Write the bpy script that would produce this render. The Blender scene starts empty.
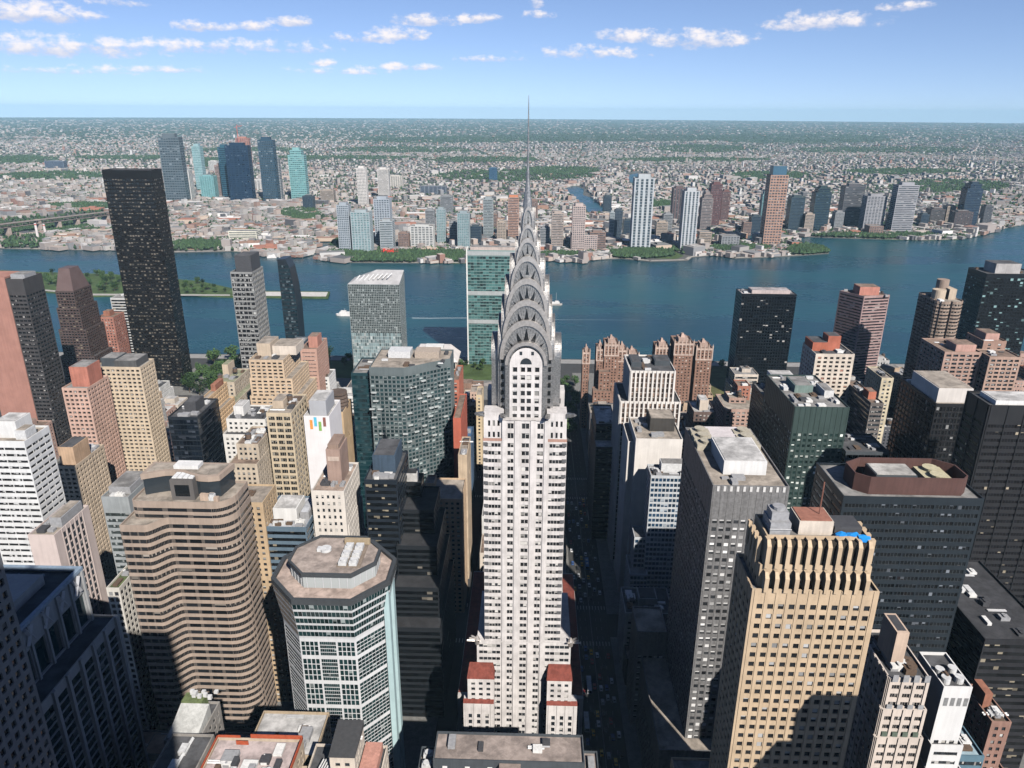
import bpy, math, random
from mathutils import Vector, Matrix, noise as mnoise
from mathutils.geometry import tessellate_polygon
R = random.Random(7)
scn = bpy.context.scene
COL = scn.collection

# ---------------------------------------------------------------- camera
F = 740.0; CH = 316.0
def setup_cam():
    p = math.radians(20.25); r = math.radians(.34)
    ya = math.atan(21 / F * math.cos(p))
    fw = Vector((-math.sin(ya)*math.cos(p), math.cos(ya)*math.cos(p), -math.sin(p)))
    ri = Vector((math.cos(ya), math.sin(ya), 0)); up = ri.cross(fw)
    c, s = math.cos(r), math.sin(r)
    return ri*c + up*s, up*c - ri*s, fw
CR, CU, CD = setup_cam()
cam = bpy.data.objects.new('camera', bpy.data.cameras.new('camera')); COL.objects.link(cam)
cam.data.sensor_width = 36; cam.data.lens = 36 * F / 1024
cam.data.clip_start = 0.5; cam.data.clip_end = 90000
m = Matrix((CR, CU, -CD)).transposed().to_4x4(); m.translation = (0, 0, CH)
cam.matrix_world = m
scn.camera = cam
def P(x, y, z):
    v = Vector((x, y, z - CH)); d = v.dot(CD)
    if d < 1: return (-9999, -9999)
    return 512 + F*v.dot(CR)/d, 384 - F*v.dot(CU)/d
def ray(px, py): return CD + CR*((px-512)/F) + CU*((384-py)/F)
def atY(px, py, Y):
    r = ray(px, py); t = Y/r.y; return r.x*t, CH + r.z*t
def atZ(px, py, Z=0):
    r = ray(px, py); t = (Z-CH)/r.z; return r.x*t, r.y*t

# ---------------------------------------------------------------- light, sky, exposure
SA, SE = math.radians(27), math.radians(40)            # sun: behind the camera to the right
SUN = Vector((math.sin(SA)*math.cos(SE), -math.cos(SA)*math.cos(SE), math.sin(SE)))
sl = bpy.data.lights.new('sun', 'SUN'); sl.energy = 5.0; sl.angle = math.radians(.5); sl.color = (1, .95, .88)
so = bpy.data.objects.new('sun', sl); COL.objects.link(so); so.rotation_euler = SUN.to_track_quat('Z', 'Y').to_euler()
scn.view_settings.view_transform = 'Standard'; scn.view_settings.look = 'None'
scn.view_settings.exposure = 0.40; scn.view_settings.gamma = 1
scn.cycles.use_denoising = True
scn.cycles.max_bounces = 6; scn.cycles.diffuse_bounces = 0; scn.cycles.glossy_bounces = 3
scn.cycles.volume_bounces = 0; scn.cycles.caustics_reflective = False; scn.cycles.caustics_refractive = False
scn.cycles.use_adaptive_sampling = False

class NT:
    def __init__(s, tree): s.t = tree; s.n = tree.nodes; s.l = tree.links
    def new(s, ty, **kw):
        n = s.n.new(ty)
        for k, v in kw.items(): setattr(n, k, v)
        return n
    def put(s, sock, v):
        if hasattr(v, 'is_output') or isinstance(v, bpy.types.NodeSocket): s.l.new(v, sock)
        else: sock.default_value = v
    def math(s, op, a, b=None, c=None, clamp=False):
        n = s.new('ShaderNodeMath', operation=op); n.use_clamp = clamp
        for i, v in enumerate((a, b, c)):
            if v is not None: s.put(n.inputs[i], v)
        return n.outputs[0]
    def mix(s, f, a, b, blend='MIX'):
        n = s.new('ShaderNodeMix', data_type='RGBA', blend_type=blend)
        s.put(n.inputs[0], f); s.put(n.inputs[6], a); s.put(n.inputs[7], b)
        return n.outputs[2]
    def noise(s, vec, scale, detail=3, rough=.55, dim='3D'):
        n = s.new('ShaderNodeTexNoise', noise_dimensions=dim)
        if vec is not None: s.put(n.inputs['Vector'], vec)
        n.inputs['Scale'].default_value = scale; n.inputs['Detail'].default_value = detail
        n.inputs['Roughness'].default_value = rough
        return n.outputs[0], n.outputs[1]
    def ramp(s, f, a, b, lo=0., hi=1.):
        n = s.new('ShaderNodeMapRange'); n.interpolation_type = 'SMOOTHSTEP'
        s.put(n.inputs[0], f); n.inputs[1].default_value = a; n.inputs[2].default_value = b
        n.inputs[3].default_value = lo; n.inputs[4].default_value = hi
        return n.outputs[0]
def c4(c): return (c[0], c[1], c[2], 1)

w = bpy.data.worlds.new('World'); scn.world = w; w.use_nodes = True
T = NT(w.node_tree); T.n.clear()
wo = T.new('ShaderNodeOutputWorld')
tc = T.new('ShaderNodeTexCoord').outputs['Generated']
sx = T.new('ShaderNodeSeparateXYZ'); T.l.new(tc, sx.inputs[0])
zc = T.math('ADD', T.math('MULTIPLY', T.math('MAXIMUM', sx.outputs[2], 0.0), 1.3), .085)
cv = T.new('ShaderNodeCombineXYZ'); T.l.new(sx.outputs[0], cv.inputs[0]); T.l.new(sx.outputs[1], cv.inputs[1]); T.l.new(zc, cv.inputs[2])
sky = T.new('ShaderNodeTexSky', sky_type='NISHITA'); sky.sun_disc = False
sky.sun_elevation = SE; sky.sun_rotation = math.atan2(SUN.x, SUN.y); sky.altitude = 300
sky.air_density = 1.0; sky.dust_density = .3; sky.ozone_density = 1.6
T.l.new(cv.outputs[0], sky.inputs[0])
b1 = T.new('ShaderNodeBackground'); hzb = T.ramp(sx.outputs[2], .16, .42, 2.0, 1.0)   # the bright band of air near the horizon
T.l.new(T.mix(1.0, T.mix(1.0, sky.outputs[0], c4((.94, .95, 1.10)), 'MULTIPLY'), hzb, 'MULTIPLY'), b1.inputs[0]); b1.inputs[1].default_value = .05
# small fair-weather cumulus: direction-based (azimuth, elevation) puffs broken up by noise
az = T.math('ARCTAN2', sx.outputs[0], sx.outputs[1]); el = T.math('ARCSINE', sx.outputs[2])
ce = T.new('ShaderNodeCombineXYZ'); T.l.new(az, ce.inputs[0]); T.l.new(T.math('MULTIPLY', el, 1.7), ce.inputs[1])
nz = T.noise(ce.outputs[0], 48, 8, .62)[0]
CL = [(818,24,46,11,1),(631,38,32,9,1),(700,42,48,13,.9),(590,54,60,10,.72),(425,22,30,8,1),(360,40,34,7,.8),(395,36,30,9,.9),(477,20,22,7,.95),
      (293,23,20,7,1),(255,28,18,7,.9),(200,28,22,7,.95),(325,64,16,5,.8),(400,68,44,5,.85),(290,50,50,8,.75),(180,48,70,10,.8),(60,50,70,12,.9),(10,14,60,14,.9),
      (60,16,34,9,.9),(25,36,40,6,.7),(150,70,60,5,.7),(60,72,70,5,.65),(905,8,22,6,.95),(538,16,16,5,.9),(490,60,34,5,.75),(345,72,60,5,.65),(110,44,36,7,.8),(240,44,40,7,.7),(536,4,8,8,.8),(115,3,26,7,.7)]
acc = None; hgt = None
for (px, py, rx, ry, am) in CL:
    d = ray(px, py).normalized()
    a0, e0 = math.atan2(d.x, d.y), math.asin(d.z)
    ra, re = rx/F*1.15, ry/F*1.0
    du = T.math('MULTIPLY', T.math('SUBTRACT', az, a0), 1/ra)
    dv = T.math('MULTIPLY', T.math('SUBTRACT', el, e0), 1/re)
    dvn = T.math('MAXIMUM', dv, T.math('MULTIPLY', dv, -2.0))
    q = T.math('ADD', T.math('MULTIPLY', du, du), T.math('MULTIPLY', dvn, dvn))
    mk = T.math('MULTIPLY', T.math('SUBTRACT', 1.0, T.math('MULTIPLY', q, .62), clamp=True), am)
    hh = T.math('MULTIPLY', mk, dv)
    acc = mk if acc is None else T.math('MAXIMUM', acc, mk)
    hgt = hh if hgt is None else T.math('ADD', hgt, hh)
dens = T.math('ADD', T.math('MULTIPLY', acc, 1.15), T.math('SUBTRACT', T.math('MULTIPLY', nz, 2.6), 1.74))
cf = T.ramp(dens, .0, .8, 0, .92)
cf = T.math('MULTIPLY', cf, T.ramp(acc, 0, .3))
cc = T.mix(T.ramp(T.math('ADD', hgt, T.math('MULTIPLY', T.math('SUBTRACT', nz, .5), 1.6)), -.25, .45), c4((.60,.64,.80)), c4((1,.93,.92)))  # cloud shading put into the colour: white tops, greyer undersides
b2 = T.new('ShaderNodeBackground'); T.l.new(cc, b2.inputs[0]); b2.inputs[1].default_value = .80
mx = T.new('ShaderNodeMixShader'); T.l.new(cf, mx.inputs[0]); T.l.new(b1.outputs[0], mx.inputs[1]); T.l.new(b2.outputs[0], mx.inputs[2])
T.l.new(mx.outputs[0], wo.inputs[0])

# ---------------------------------------------------------------- materials
MC = {}
def base_mat(key):
    mt = bpy.data.materials.new(key); mt.use_nodes = True
    t = NT(mt.node_tree); t.n.clear()
    o = t.new('ShaderNodeOutputMaterial'); b = t.new('ShaderNodeBsdfPrincipled'); t.l.new(b.outputs[0], o.inputs[0])
    return mt, t, b
def wall(c, var=.22, rough=.9, sc=.12, metal=0):
    k = ('wall', c, var, rough, sc, metal)
    if k in MC: return MC[k]
    mt, t, b = base_mat('wall_%d' % len(MC))
    pos = t.new('ShaderNodeNewGeometry').outputs['Position']
    n1 = t.noise(pos, sc, 4)[0]
    mp = t.new('ShaderNodeMapping'); t.l.new(pos, mp.inputs[0]); mp.inputs['Scale'].default_value = (1, 1, .06)
    n2 = t.noise(mp.outputs[0], .9, 3)[0]
    n3 = t.noise(pos, 2.2, 2)[0]
    s = t.math('ADD', t.math('MULTIPLY', n1, .5), t.math('ADD', t.math('MULTIPLY', n2, .35), t.math('MULTIPLY', n3, .15)))
    f = t.ramp(s, .36, .64, 1 - var*1.25, 1 + var*.5)
    col = t.mix(1.0, c4(c), f, 'MULTIPLY')
    t.l.new(col, b.inputs['Base Color']); b.inputs['Roughness'].default_value = rough; b.inputs['Metallic'].default_value = metal; b.inputs['Specular IOR Level'].default_value = .22
    MC[k] = mt; return mt
def roofm(c):
    k = ('roof', c)
    if k in MC: return MC[k]
    mt, t, b = base_mat('roof_%d' % len(MC))
    pos = t.new('ShaderNodeNewGeometry').outputs['Position']
    n1 = t.noise(pos, .16, 5, .7)[0]
    v = t.new('ShaderNodeTexVoronoi'); t.l.new(pos, v.inputs['Vector']); v.inputs['Scale'].default_value = .13
    f = t.math('MULTIPLY', t.ramp(n1, .3, .7, .55, 1.2), t.ramp(v.outputs['Color'], 0, 1, .8, 1.1))
    t.l.new(t.mix(1.0, c4(c), f, 'MULTIPLY'), b.inputs['Base Color']); b.inputs['Roughness'].default_value = .95
    MC[k] = mt; return mt
def glass(tint=(.02,.025,.03), blind=(.55,.53,.5), prob=.25, mull=.0, mcol=(.1,.1,.1), mv=.0, rough=.12, spec=.5, lit=0., metal=0.):
    k = ('glass', tint, blind, prob, mull, mcol, mv, rough, spec, lit, metal)
    if k in MC: return MC[k]
    mt, t, b = base_mat('glass_%d' % len(MC))
    uv = t.new('ShaderNodeUVMap').outputs[0]
    s = t.new('ShaderNodeSeparateXYZ'); t.l.new(uv, s.inputs[0])
    u, v = s.outputs[0], s.outputs[1]
    cu, cvv = t.math('FLOOR', u), t.math('FLOOR', v)
    fu, fv = t.math('FRACT', u), t.math('FRACT', v)
    cb = t.new('ShaderNodeCombineXYZ'); t.l.new(cu, cb.inputs[0]); t.l.new(cvv, cb.inputs[1])
    wn = t.new('ShaderNodeTexWhiteNoise', noise_dimensions='2D'); t.l.new(cb.outputs[0], wn.inputs['Vector'])
    rs = t.new('ShaderNodeSeparateColor'); t.l.new(wn.outputs['Color'], rs.inputs[0])
    r1, r2, r3 = rs.outputs
    isb = t.math('LESS_THAN', r1, prob)
    part = t.math('GREATER_THAN', fv, t.math('SUBTRACT', .95, r2))
    bf = t.math('MULTIPLY', isb, part)
    tc_ = t.mix(1.0, c4(tint), t.math('ADD', .45, t.math('MULTIPLY', r3, 1.1)), 'MULTIPLY')
    bc = t.mix(1.0, c4(blind), t.math('ADD', .35, t.math('MULTIPLY', r3, .75)), 'MULTIPLY')
    col = t.mix(bf, tc_, bc)
    mf = None
    if mull:
        mf = t.math('LESS_THAN', fu, mull)
        if mv: mf = t.math('MAXIMUM', mf, t.math('LESS_THAN', fv, mv))
        col = t.mix(mf, col, c4(mcol))
    t.l.new(col, b.inputs['Base Color'])
    rr = t.math('ADD', rough, t.math('MULTIPLY', bf, .3))
    if mf is not None: rr = t.math('MAXIMUM', rr, t.math('MULTIPLY', mf, .6))
    t.l.new(rr, b.inputs['Roughness']); b.inputs['Specular IOR Level'].default_value = spec
    b.inputs['Metallic'].default_value = metal
    if lit:
        b.inputs['Emission Color'].default_value = (1, .86, .6, 1)
        le = t.math('MULTIPLY', t.math('GREATER_THAN', r2, 1 - lit), t.math('LESS_THAN', fv, .8))
        t.l.new(t.math('MULTIPLY', le, .5), b.inputs['Emission Strength'])
    MC[k] = mt; return mt
def plain(c, rough=.8, metal=0., spec=.5):
    k = ('plain', c, rough, metal, spec)
    if k in MC: return MC[k]
    mt, t, b = base_mat('plain_%d' % len(MC))
    pos = t.new('ShaderNodeNewGeometry').outputs['Position']
    n = t.noise(pos, .8, 3)[0]
    t.l.new(t.mix(1.0, c4(c), t.ramp(n, .3, .7, .85, 1.1), 'MULTIPLY'), b.inputs['Base Color'])
    b.inputs['Roughness'].default_value = rough; b.inputs['Metallic'].default_value = metal; b.inputs['Specular IOR Level'].default_value = spec
    MC[k] = mt; return mt
def attr_mat(name, rough=.95):
    mt, t, b = base_mat(name)
    a = t.new('ShaderNodeAttribute', attribute_name='tone'); t.l.new(a.outputs['Color'], b.inputs['Base Color'])
    b.inputs['Roughness'].default_value = rough
    return mt

# ---------------------------------------------------------------- mesh helpers
class MB:
    def __init__(s): s.v = []; s.f = []; s.uv = []; s.tone = []
    def quad(s, a, b, c, d, uv=None):
        n = len(s.v); s.v += [a, b, c, d]; s.f.append((n, n+1, n+2, n+3))
        s.uv += uv or [(0, 0)]*4
    def poly(s, pts):
        n = len(s.v); s.v += pts; s.f.append(tuple(range(n, n+len(pts)))); s.uv += [(0, 0)]*len(pts)
    def box(s, x0, x1, y0, y1, z0, z1, bottom=False):
        s.prism([(x0, y0), (x1, y0), (x1, y1), (x0, y1)], z0, z1, bottom=bottom)
    def obox(s, c, ux, hx, hy, z0, z1):
        uy = (-ux[1], ux[0])
        s.prism([(c[0]+a*hx*ux[0]+b*hy*uy[0], c[1]+a*hx*ux[1]+b*hy*uy[1]) for a, b in ((-1,-1),(1,-1),(1,1),(-1,1))], z0, z1)
    def prism(s, poly, z0, z1, top=True, bottom=False, scale=None):
        n = len(poly); tp = poly
        if scale is not None:
            cx = sum(p[0] for p in poly)/n; cy = sum(p[1] for p in poly)/n
            tp = [(cx+(p[0]-cx)*scale, cy+(p[1]-cy)*scale) for p in poly]
        for i in range(n):
            j = (i+1) % n
            s.quad((*poly[i], z0), (*poly[j], z0), (*tp[j], z1), (*tp[i], z1))
        if top: s.poly([(*p, z1) for p in tp])
        if bottom: s.poly([(*p, z0) for p in reversed(poly)])
    def cyl(s, x, y, z0, z1, r0, r1=None, n=12, top=True):
        r1 = r0 if r1 is None else r1
        a = [(math.cos(6.2832*i/n), math.sin(6.2832*i/n)) for i in range(n)]
        for i in range(n):
            j = (i+1) % n
            s.quad((x+a[i][0]*r0, y+a[i][1]*r0, z0), (x+a[j][0]*r0, y+a[j][1]*r0, z0), (x+a[j][0]*r1, y+a[j][1]*r1, z1), (x+a[i][0]*r1, y+a[i][1]*r1, z1))
        if top and r1 > .02: s.poly([(x+p[0]*r1, y+p[1]*r1, z1) for p in a])
    def bar(s, a, b, r):
        a = Vector(a); b = Vector(b); d = (b-a).normalized()
        u = d.orthogonal().normalized()*r; w_ = d.cross(u)
        c = [u+w_, -u+w_, -u-w_, u-w_]
        for i in range(4):
            j = (i+1) % 4
            s.quad(tuple(a+c[i]), tuple(b+c[i]), tuple(b+c[j]), tuple(a+c[j]))
        s.poly([tuple(b+k) for k in c]); s.poly([tuple(a+k) for k in reversed(c)])
    def weld(s):
        d = {}; nv = []; mp_ = []
        for p in s.v:
            k = (round(p[0], 3), round(p[1], 3), round(p[2], 3))
            if k not in d: d[k] = len(nv); nv.append(p)
            mp_.append(d[k])
        s.v = nv; s.f = [tuple(mp_[i] for i in f) for f in s.f]; return s
    def build(s, name, mat, parent=None, loc=None):
        me = bpy.data.meshes.new(name)
        o_ = loc or (0, 0, 0)
        me.from_pydata([(p[0]-o_[0], p[1]-o_[1], p[2]-o_[2]) for p in s.v], [], s.f)
        if s.uv and len(s.uv) == len(me.loops):
            ul = me.uv_layers.new(name='UVMap'); ul.data.foreach_set('uv', [k for q in s.uv for k in q])
        if s.tone:
            ca = me.color_attributes.new('tone', 'FLOAT_COLOR', 'CORNER')
            fl = []
            for fi, fc in enumerate(s.f): fl += [*s.tone[fi], 1.0]*len(fc)
            ca.data.foreach_set('color', fl)
        me.materials.append(mat)
        ob = bpy.data.objects.new(name, me); COL.objects.link(ob)
        ob.location = o_
        if parent is not None:
            ob.parent = parent; pl = parent.location.copy(); up_ = parent.parent
            while up_ is not None: pl += up_.location; up_ = up_.parent
            ob.location = (o_[0]-pl.x, o_[1]-pl.y, o_[2]-pl.z)
        return ob
def tag(o, label=None, cat=None, group=None, kind=None):
    if label: o['label'] = label
    if cat: o['category'] = cat
    if group: o['group'] = group
    if kind: o['kind'] = kind
    return o
def empty(name, loc, label, cat, group=None):
    o = bpy.data.objects.new(name, None); COL.objects.link(o); o.location = loc; o.empty_display_size = 1
    return tag(o, label, cat, group)
def copy_tree(o, loc, label=None, rz=None):
    c = o.copy(); COL.objects.link(c); c.location = loc
    if rz is not None: c.rotation_euler = (0, 0, rz)
    if label: c['label'] = label
    for ch in o.children:
        d = ch.copy(); COL.objects.link(d); d.parent = c
        for g in ch.children:
            e = g.copy(); COL.objects.link(e); e.parent = d
    return c
def inset(poly, d):
    poly = [p for i, p in enumerate(poly) if math.hypot(p[0]-poly[i-1][0], p[1]-poly[i-1][1]) > 1e-3]
    n = len(poly); out = []
    for i in range(n):
        p0, p1, p2 = Vector(poly[i-1]), Vector(poly[i]), Vector(poly[(i+1) % n])
        a = (p1-p0).normalized(); b = (p2-p1).normalized()
        na = Vector((-a.y, a.x)); nb = Vector((-b.y, b.x))
        m_ = na+nb
        if m_.length < 1e-6: out.append(tuple(p1+na*d)); continue
        m_.normalize(); out.append(tuple(p1 + m_*(d/max(.3, m_.dot(na)))))
    return out

# ---------------------------------------------------------------- facades and towers
def faces_cam(a, b):
    n = Vector((b[1]-a[1], -(b[0]-a[0])))
    mid = Vector(((a[0]+b[0])/2, (a[1]+b[1])/2))
    return any(n.dot(Vector((cx, 0)) - mid) > 0 for cx in (-25, 0, 25))
def facade(B, W, a, b, z0, z1, st, key):
    """one wall with real window openings; windows go to list W as (key, quad, uv)"""
    a = Vector(a); b = Vector(b); L = (b-a).length
    if L < .02: return
    u = (b-a)/L; n = Vector((u.y, -u.x))
    def pt(s, z, off=0.): return (a.x+u.x*s+n.x*off, a.y+u.y*s+n.y*off, z)
    fh = st.get('fh', 3.7); bw = st.get('bw', 3.5); ww = st.get('ww', .55); wh = st.get('wh', .55)
    ins = st.get('inset', .28); mg = min(st.get('margin', 1.0), L*.2); top = st.get('top', 1.6); base = st.get('base', 0)
    sub = st.get('sub', 1); sill = st.get('sill', .3)
    H_ = z1-top-(z0+base); nf = max(1, round(H_/fh)); fh = H_/nf
    nb = max(1, round((L-2*mg)/bw)); cw = (L-2*mg)/nb
    skip = st.get('skip', ())
    zprev = z0
    if L < .6 or H_ < fh*.8:
        B.quad(pt(0, z0), pt(L, z0), pt(L, z1), pt(0, z1)); return
    for k in range(nf):
        if k in skip or (k-nf) in skip: continue
        zb = z0+base+k*fh+fh*sill*(1-wh)*1.4; zt = zb+fh*wh
        B.quad(pt(0, zprev), pt(L, zprev), pt(L, zb), pt(0, zb))
        sp = 0.
        for i in range(nb):
            s0 = mg+i*cw+cw*(1-ww)/2; s1 = s0+cw*ww
            B.quad(pt(sp, zb), pt(s0, zb), pt(s0, zt), pt(sp, zt))
            B.quad(pt(s0, zb, -ins), pt(s0, zt, -ins), pt(s0, zt), pt(s0, zb))
            B.quad(pt(s1, zb), pt(s1, zt), pt(s1, zt, -ins), pt(s1, zb, -ins))
            B.quad(pt(s0, zb), pt(s1, zb), pt(s1, zb, -ins), pt(s0, zb, -ins))
            B.quad(pt(s0, zt, -ins), pt(s1, zt, -ins), pt(s1, zt), pt(s0, zt))
            ub = (hash(key) % 97) * 13 + i*sub; vb = k + (hash(key) % 31)*50
            W.append(((key, k, i) if not st.get('band') else (key, k), [pt(s0, zb, -ins), pt(s1, zb, -ins), pt(s1, zt, -ins), pt(s0, zt, -ins)],
                      [(ub, vb), (ub+sub, vb), (ub+sub, vb+.999), (ub, vb+.999)]))
            sp = s1
        B.quad(pt(sp, zb), pt(L, zb), pt(L, zt), pt(sp, zt))
        zprev = zt
    B.quad(pt(0, zprev), pt(L, zprev), pt(L, z1), pt(0, z1))
    pr = st.get('pier', 0)
    if pr:
        pw = st.get('pw', (1-ww)*cw*.5)/2
        for i in range(nb+1):
            s = mg+i*cw; s0, s1 = max(.0, s-pw), min(L, s+pw)
            if s1-s0 < .05: continue
            q0, q1 = z0+base, z1-.02
            B.quad(pt(s0, q0, pr), pt(s1, q0, pr), pt(s1, q1, pr), pt(s0, q1, pr))
            B.quad(pt(s0, q0, 0), pt(s0, q0, pr), pt(s0, q1, pr), pt(s0, q1, 0))
            B.quad(pt(s1, q0, pr), pt(s1, q0, 0), pt(s1, q1, 0), pt(s1, q1, pr))
            B.quad(pt(s0, q1, pr), pt(s1, q1, pr), pt(s1, q1, 0), pt(s0, q1, 0))
def pxarea(q):
    p = [P(*k) for k in q]
    if any(k[0] < -900 for k in p): return 0
    cx = sum(k[0] for k in p)/4; cy = sum(k[1] for k in p)/4
    if not (-4 < cx < 1028 and -4 < cy < 772): return 0
    return abs(sum(p[i][0]*p[(i+1) % 4][1]-p[(i+1) % 4][0]*p[i][1] for i in range(4)))/2
def put_windows(W, root, gm, band, maxn, amin=2.0):
    grp = {}
    for key, q, uv in W: grp.setdefault(key, []).append((q, uv))
    sc = sorted(((sum(pxarea(q) for q, _ in it), str(k), k) for k, it in grp.items()), reverse=True)
    rest = MB(); nm = 'window_band' if band else 'window'
    for i, (ar, _, k) in enumerate(sc):
        if i < maxn and ar >= amin:
            mb = MB()
            for q, uv in grp[k]: mb.quad(*q, uv=uv)
            (mb.weld() if len(grp[k]) > 1 else mb).build(nm, gm, root, loc=grp[k][0][0][0])
        else:
            for q, uv in grp[k]: rest.quad(*q, uv=uv)
    if rest.f: tag(rest.build('window_bands' if band else 'windows', gm, root), kind='stuff')
def deck(B, RB, poly, z1, par=1.0, th=.45):
    ip = inset(poly, th); n = len(poly)
    for i in range(n):
        j = (i+1) % n
        B.quad((*poly[i], z1), (*poly[j], z1), (*ip[j], z1), (*ip[i], z1))
        B.quad((*ip[j], z1-par), (*ip[i], z1-par), (*ip[i], z1), (*ip[j], z1))
    RB.poly([(*p, z1-par) for p in ip])
FOOT = []
def rect(x0, x1, y0, y1): return [(x0, y0), (x1, y0), (x1, y1), (x0, y1)]
METAL = plain((.32, .32, .33), .6); METAL2 = plain((.6, .6, .6), .6); DARKM = plain((.06, .06, .065), .7); WOOD = plain((.12, .08, .055), .9); RUST = plain((.3, .13, .09), .9)
def water_tank(root, x, y, z, h=5.5):
    leg = MB()
    for a, b in ((-1, -1), (1, -1), (1, 1), (-1, 1)): leg.bar((x+a*1.2, y+b*1.2, z), (x+a*1.1, y+b*1.1, z+2.4), .15)
    o = leg.build('tank_stand', DARKM, root)
    t = MB(); t.cyl(x, y, z+2.4, z+h, 1.9, 1.9, 12, False); t.build('water_tank', WOOD, root)
    c = MB(); c.cyl(x, y, z+h, z+h+1.3, 2.0, .02, 12, False); c.build('tank_roof', DARKM, root)
def clutter(root, poly, z, n, avoid=(), big=1.):
    xs = [p[0] for p in poly]; ys = [p[1] for p in poly]
    x0, x1, y0, y1 = min(xs)+1.5, max(xs)-1.5, min(ys)+1.5, max(ys)-1.5
    if x1-x0 < 3 or y1-y0 < 3: return
    if y0 < 480: n = int(n*1.9+1)
    for i in range(n):
        for _ in range(8):
            a, b, h = R.uniform(.8, 2.6)*big, R.uniform(.8, 3.2)*big, R.uniform(.8, 2.2)*big
            x, y = R.uniform(x0+a, max(x0+a, x1-a)), R.uniform(y0+b, max(y0+b, y1-b))
            if not any(x+a > q[0]-.3 and x-a < q[1]+.3 and y+b > q[2]-.3 and y-b < q[3]+.3 for q in avoid): break
        else: continue
        mb = MB(); k = R.random()
        if k < .6: mb.box(x-a, x+a, y-b, y+b, z, z+h)
        elif k < .85:
            mb.box(x-a, x+a, y-b, y+b, z, z+h); mb.cyl(x, y-b*.4, z+h, z+h+.6, min(a, b)*.5, None, 10); mb.cyl(x, y+b*.4, z+h, z+h+.6, min(a, b)*.5, None, 10)
        else: mb.bar((x-a*2, y, z+.5), (x+a*2, y, z+.5), .3); mb.bar((x-a*2, y+.9, z+.5), (x+a*2, y+.9, z+.5), .25)
        mb.build('roof_unit', R.choice([METAL, METAL2, METAL, DARKM, WOOD, plain((.7, .69, .67), .8)]), root)
def tower(name, label, tiers, wm, gm, rm, st, pents=(), clut=5, tanks=0, cat='building', group=None, maxwin=100, edge_st=None, amin=2.0):
    """tiers: list of (poly, z0, z1[, style]); pents: (fx0,fx1,fy0,fy1,h,material) fractions of the top tier's bounds"""
    p0 = tiers[0][0]; cx = sum(p[0] for p in p0)/len(p0); cy = sum(p[1] for p in p0)/len(p0)
    root = empty(name, (cx, cy, 0), label, cat, group)
    B = MB(); W = []
    for ti, tr in enumerate(tiers):
        poly, z0, z1 = tr[:3]; poly = [p for i, p in enumerate(poly) if math.hypot(p[0]-poly[i-1][0], p[1]-poly[i-1][1]) > .02]; sst = tr[3] if len(tr) > 3 else st
        xs = [p[0] for p in poly]; ys = [p[1] for p in poly]
        FOOT.append((min(xs), max(xs), min(ys), max(ys)))
        n = len(poly)
        for i in range(n):
            a, b = poly[i], poly[(i+1) % n]
            e = sst
            if edge_st and (ti, i) in edge_st: e = edge_st[(ti, i)]
            elif edge_st and i in edge_st: e = edge_st[i]
            if e is not None and faces_cam(a, b):
                facade(B, W, a, b, z0, z1, e, (ti,) if e.get('join') else (ti, i))
            else: B.quad((*a, z0), (*b, z0), (*b, z1), (*a, z1))
        RB = MB(); deck(B, RB, poly, z1); RB.build('roof', rm, root)
    wo_ = B.build('wall', wm, root)
    if W: put_windows(W, root, gm, st.get('band') if st else False, maxwin, amin)
    poly, z1 = tiers[-1][0], tiers[-1][2]
    xs = [p[0] for p in poly]; ys = [p[1] for p in poly]
    X0, X1, Y0, Y1 = min(xs), max(xs), min(ys), max(ys); av = []
    for (a, b, c, d, h, mt) in pents:
        q = (X0+(X1-X0)*a, X0+(X1-X0)*b, Y0+(Y1-Y0)*c, Y0+(Y1-Y0)*d); av.append(q)
        mb = MB(); mb.box(*q, z1-1.0, z1+h); mb.build('penthouse', mt or wm, root)
        if min(q[1]-q[0], q[3]-q[2]) > 4:
            m2 = MB(); m2.box(q[0]+.6, q[1]-.6, q[2]+.6, q[3]-.6, z1+h, z1+h+.25); m2.build('penthouse_roof', ROOF_W if mt is not None and mt is globals().get('WHITE') else rm, root)
    clutter(root, poly, z1-1.0, clut, av)
    for i in range(tanks):
        water_tank(root, R.uniform(X0+3, X1-3), R.uniform(Y0+3, Y1-3), z1-1.0)
    return root
def fpoly(xl, xr, yt, Y, d):
    X0, Z0 = atY(xl, yt, Y); X1, Z1 = atY(xr, yt, Y)
    return X0, X1, (Z0+Z1)/2
def bx(name, label, xl, xr, yt, Y, d, wm, gm, st, rm=None, low=(), up=(), **kw):
    """box tower whose roof's front edge runs from pixel (xl,yt) to (xr,yt) at distance Y"""
    X0, X1, Z = fpoly(xl, xr, yt, Y, d)
    tiers = []
    for (dx0, dx1, dy0, dy1, z) in low: tiers.append((rect(X0+dx0, X1+dx1, Y+dy0, Y+d+dy1), 0, z))
    zb = max([t[2] for t in tiers], default=0) if tiers else 0
    tiers.append((rect(X0, X1, Y, Y+d), 0, Z))
    for (a, b, c, e, dz) in up:
        tiers.append((rect(X0+(X1-X0)*a, X0+(X1-X0)*b, Y+d*c, Y+d*e), Z-1.0, Z+dz)); Z += 0
    return tower(name, label, tiers, wm, gm, rm or ROOF_G, st, **kw)
ROOF_G = roofm((.26, .25, .24)); ROOF_T = roofm((.36, .31, .26)); ROOF_W = roofm((.52, .505, .49)); ROOF_D = roofm((.09, .09, .095)); ROOF_B = roofm((.24, .17, .13))
G_DARK = glass(prob=.34); G_BLK = glass((.008, .009, .01), (.35, .3, .22), .18)
PUNCH = dict(bw=3.4, fh=3.4, ww=.5, wh=.52)
RIB = dict(bw=400, fh=3.8, ww=.985, wh=.5, inset=.2, sub=14, band=True, margin=.3)
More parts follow.
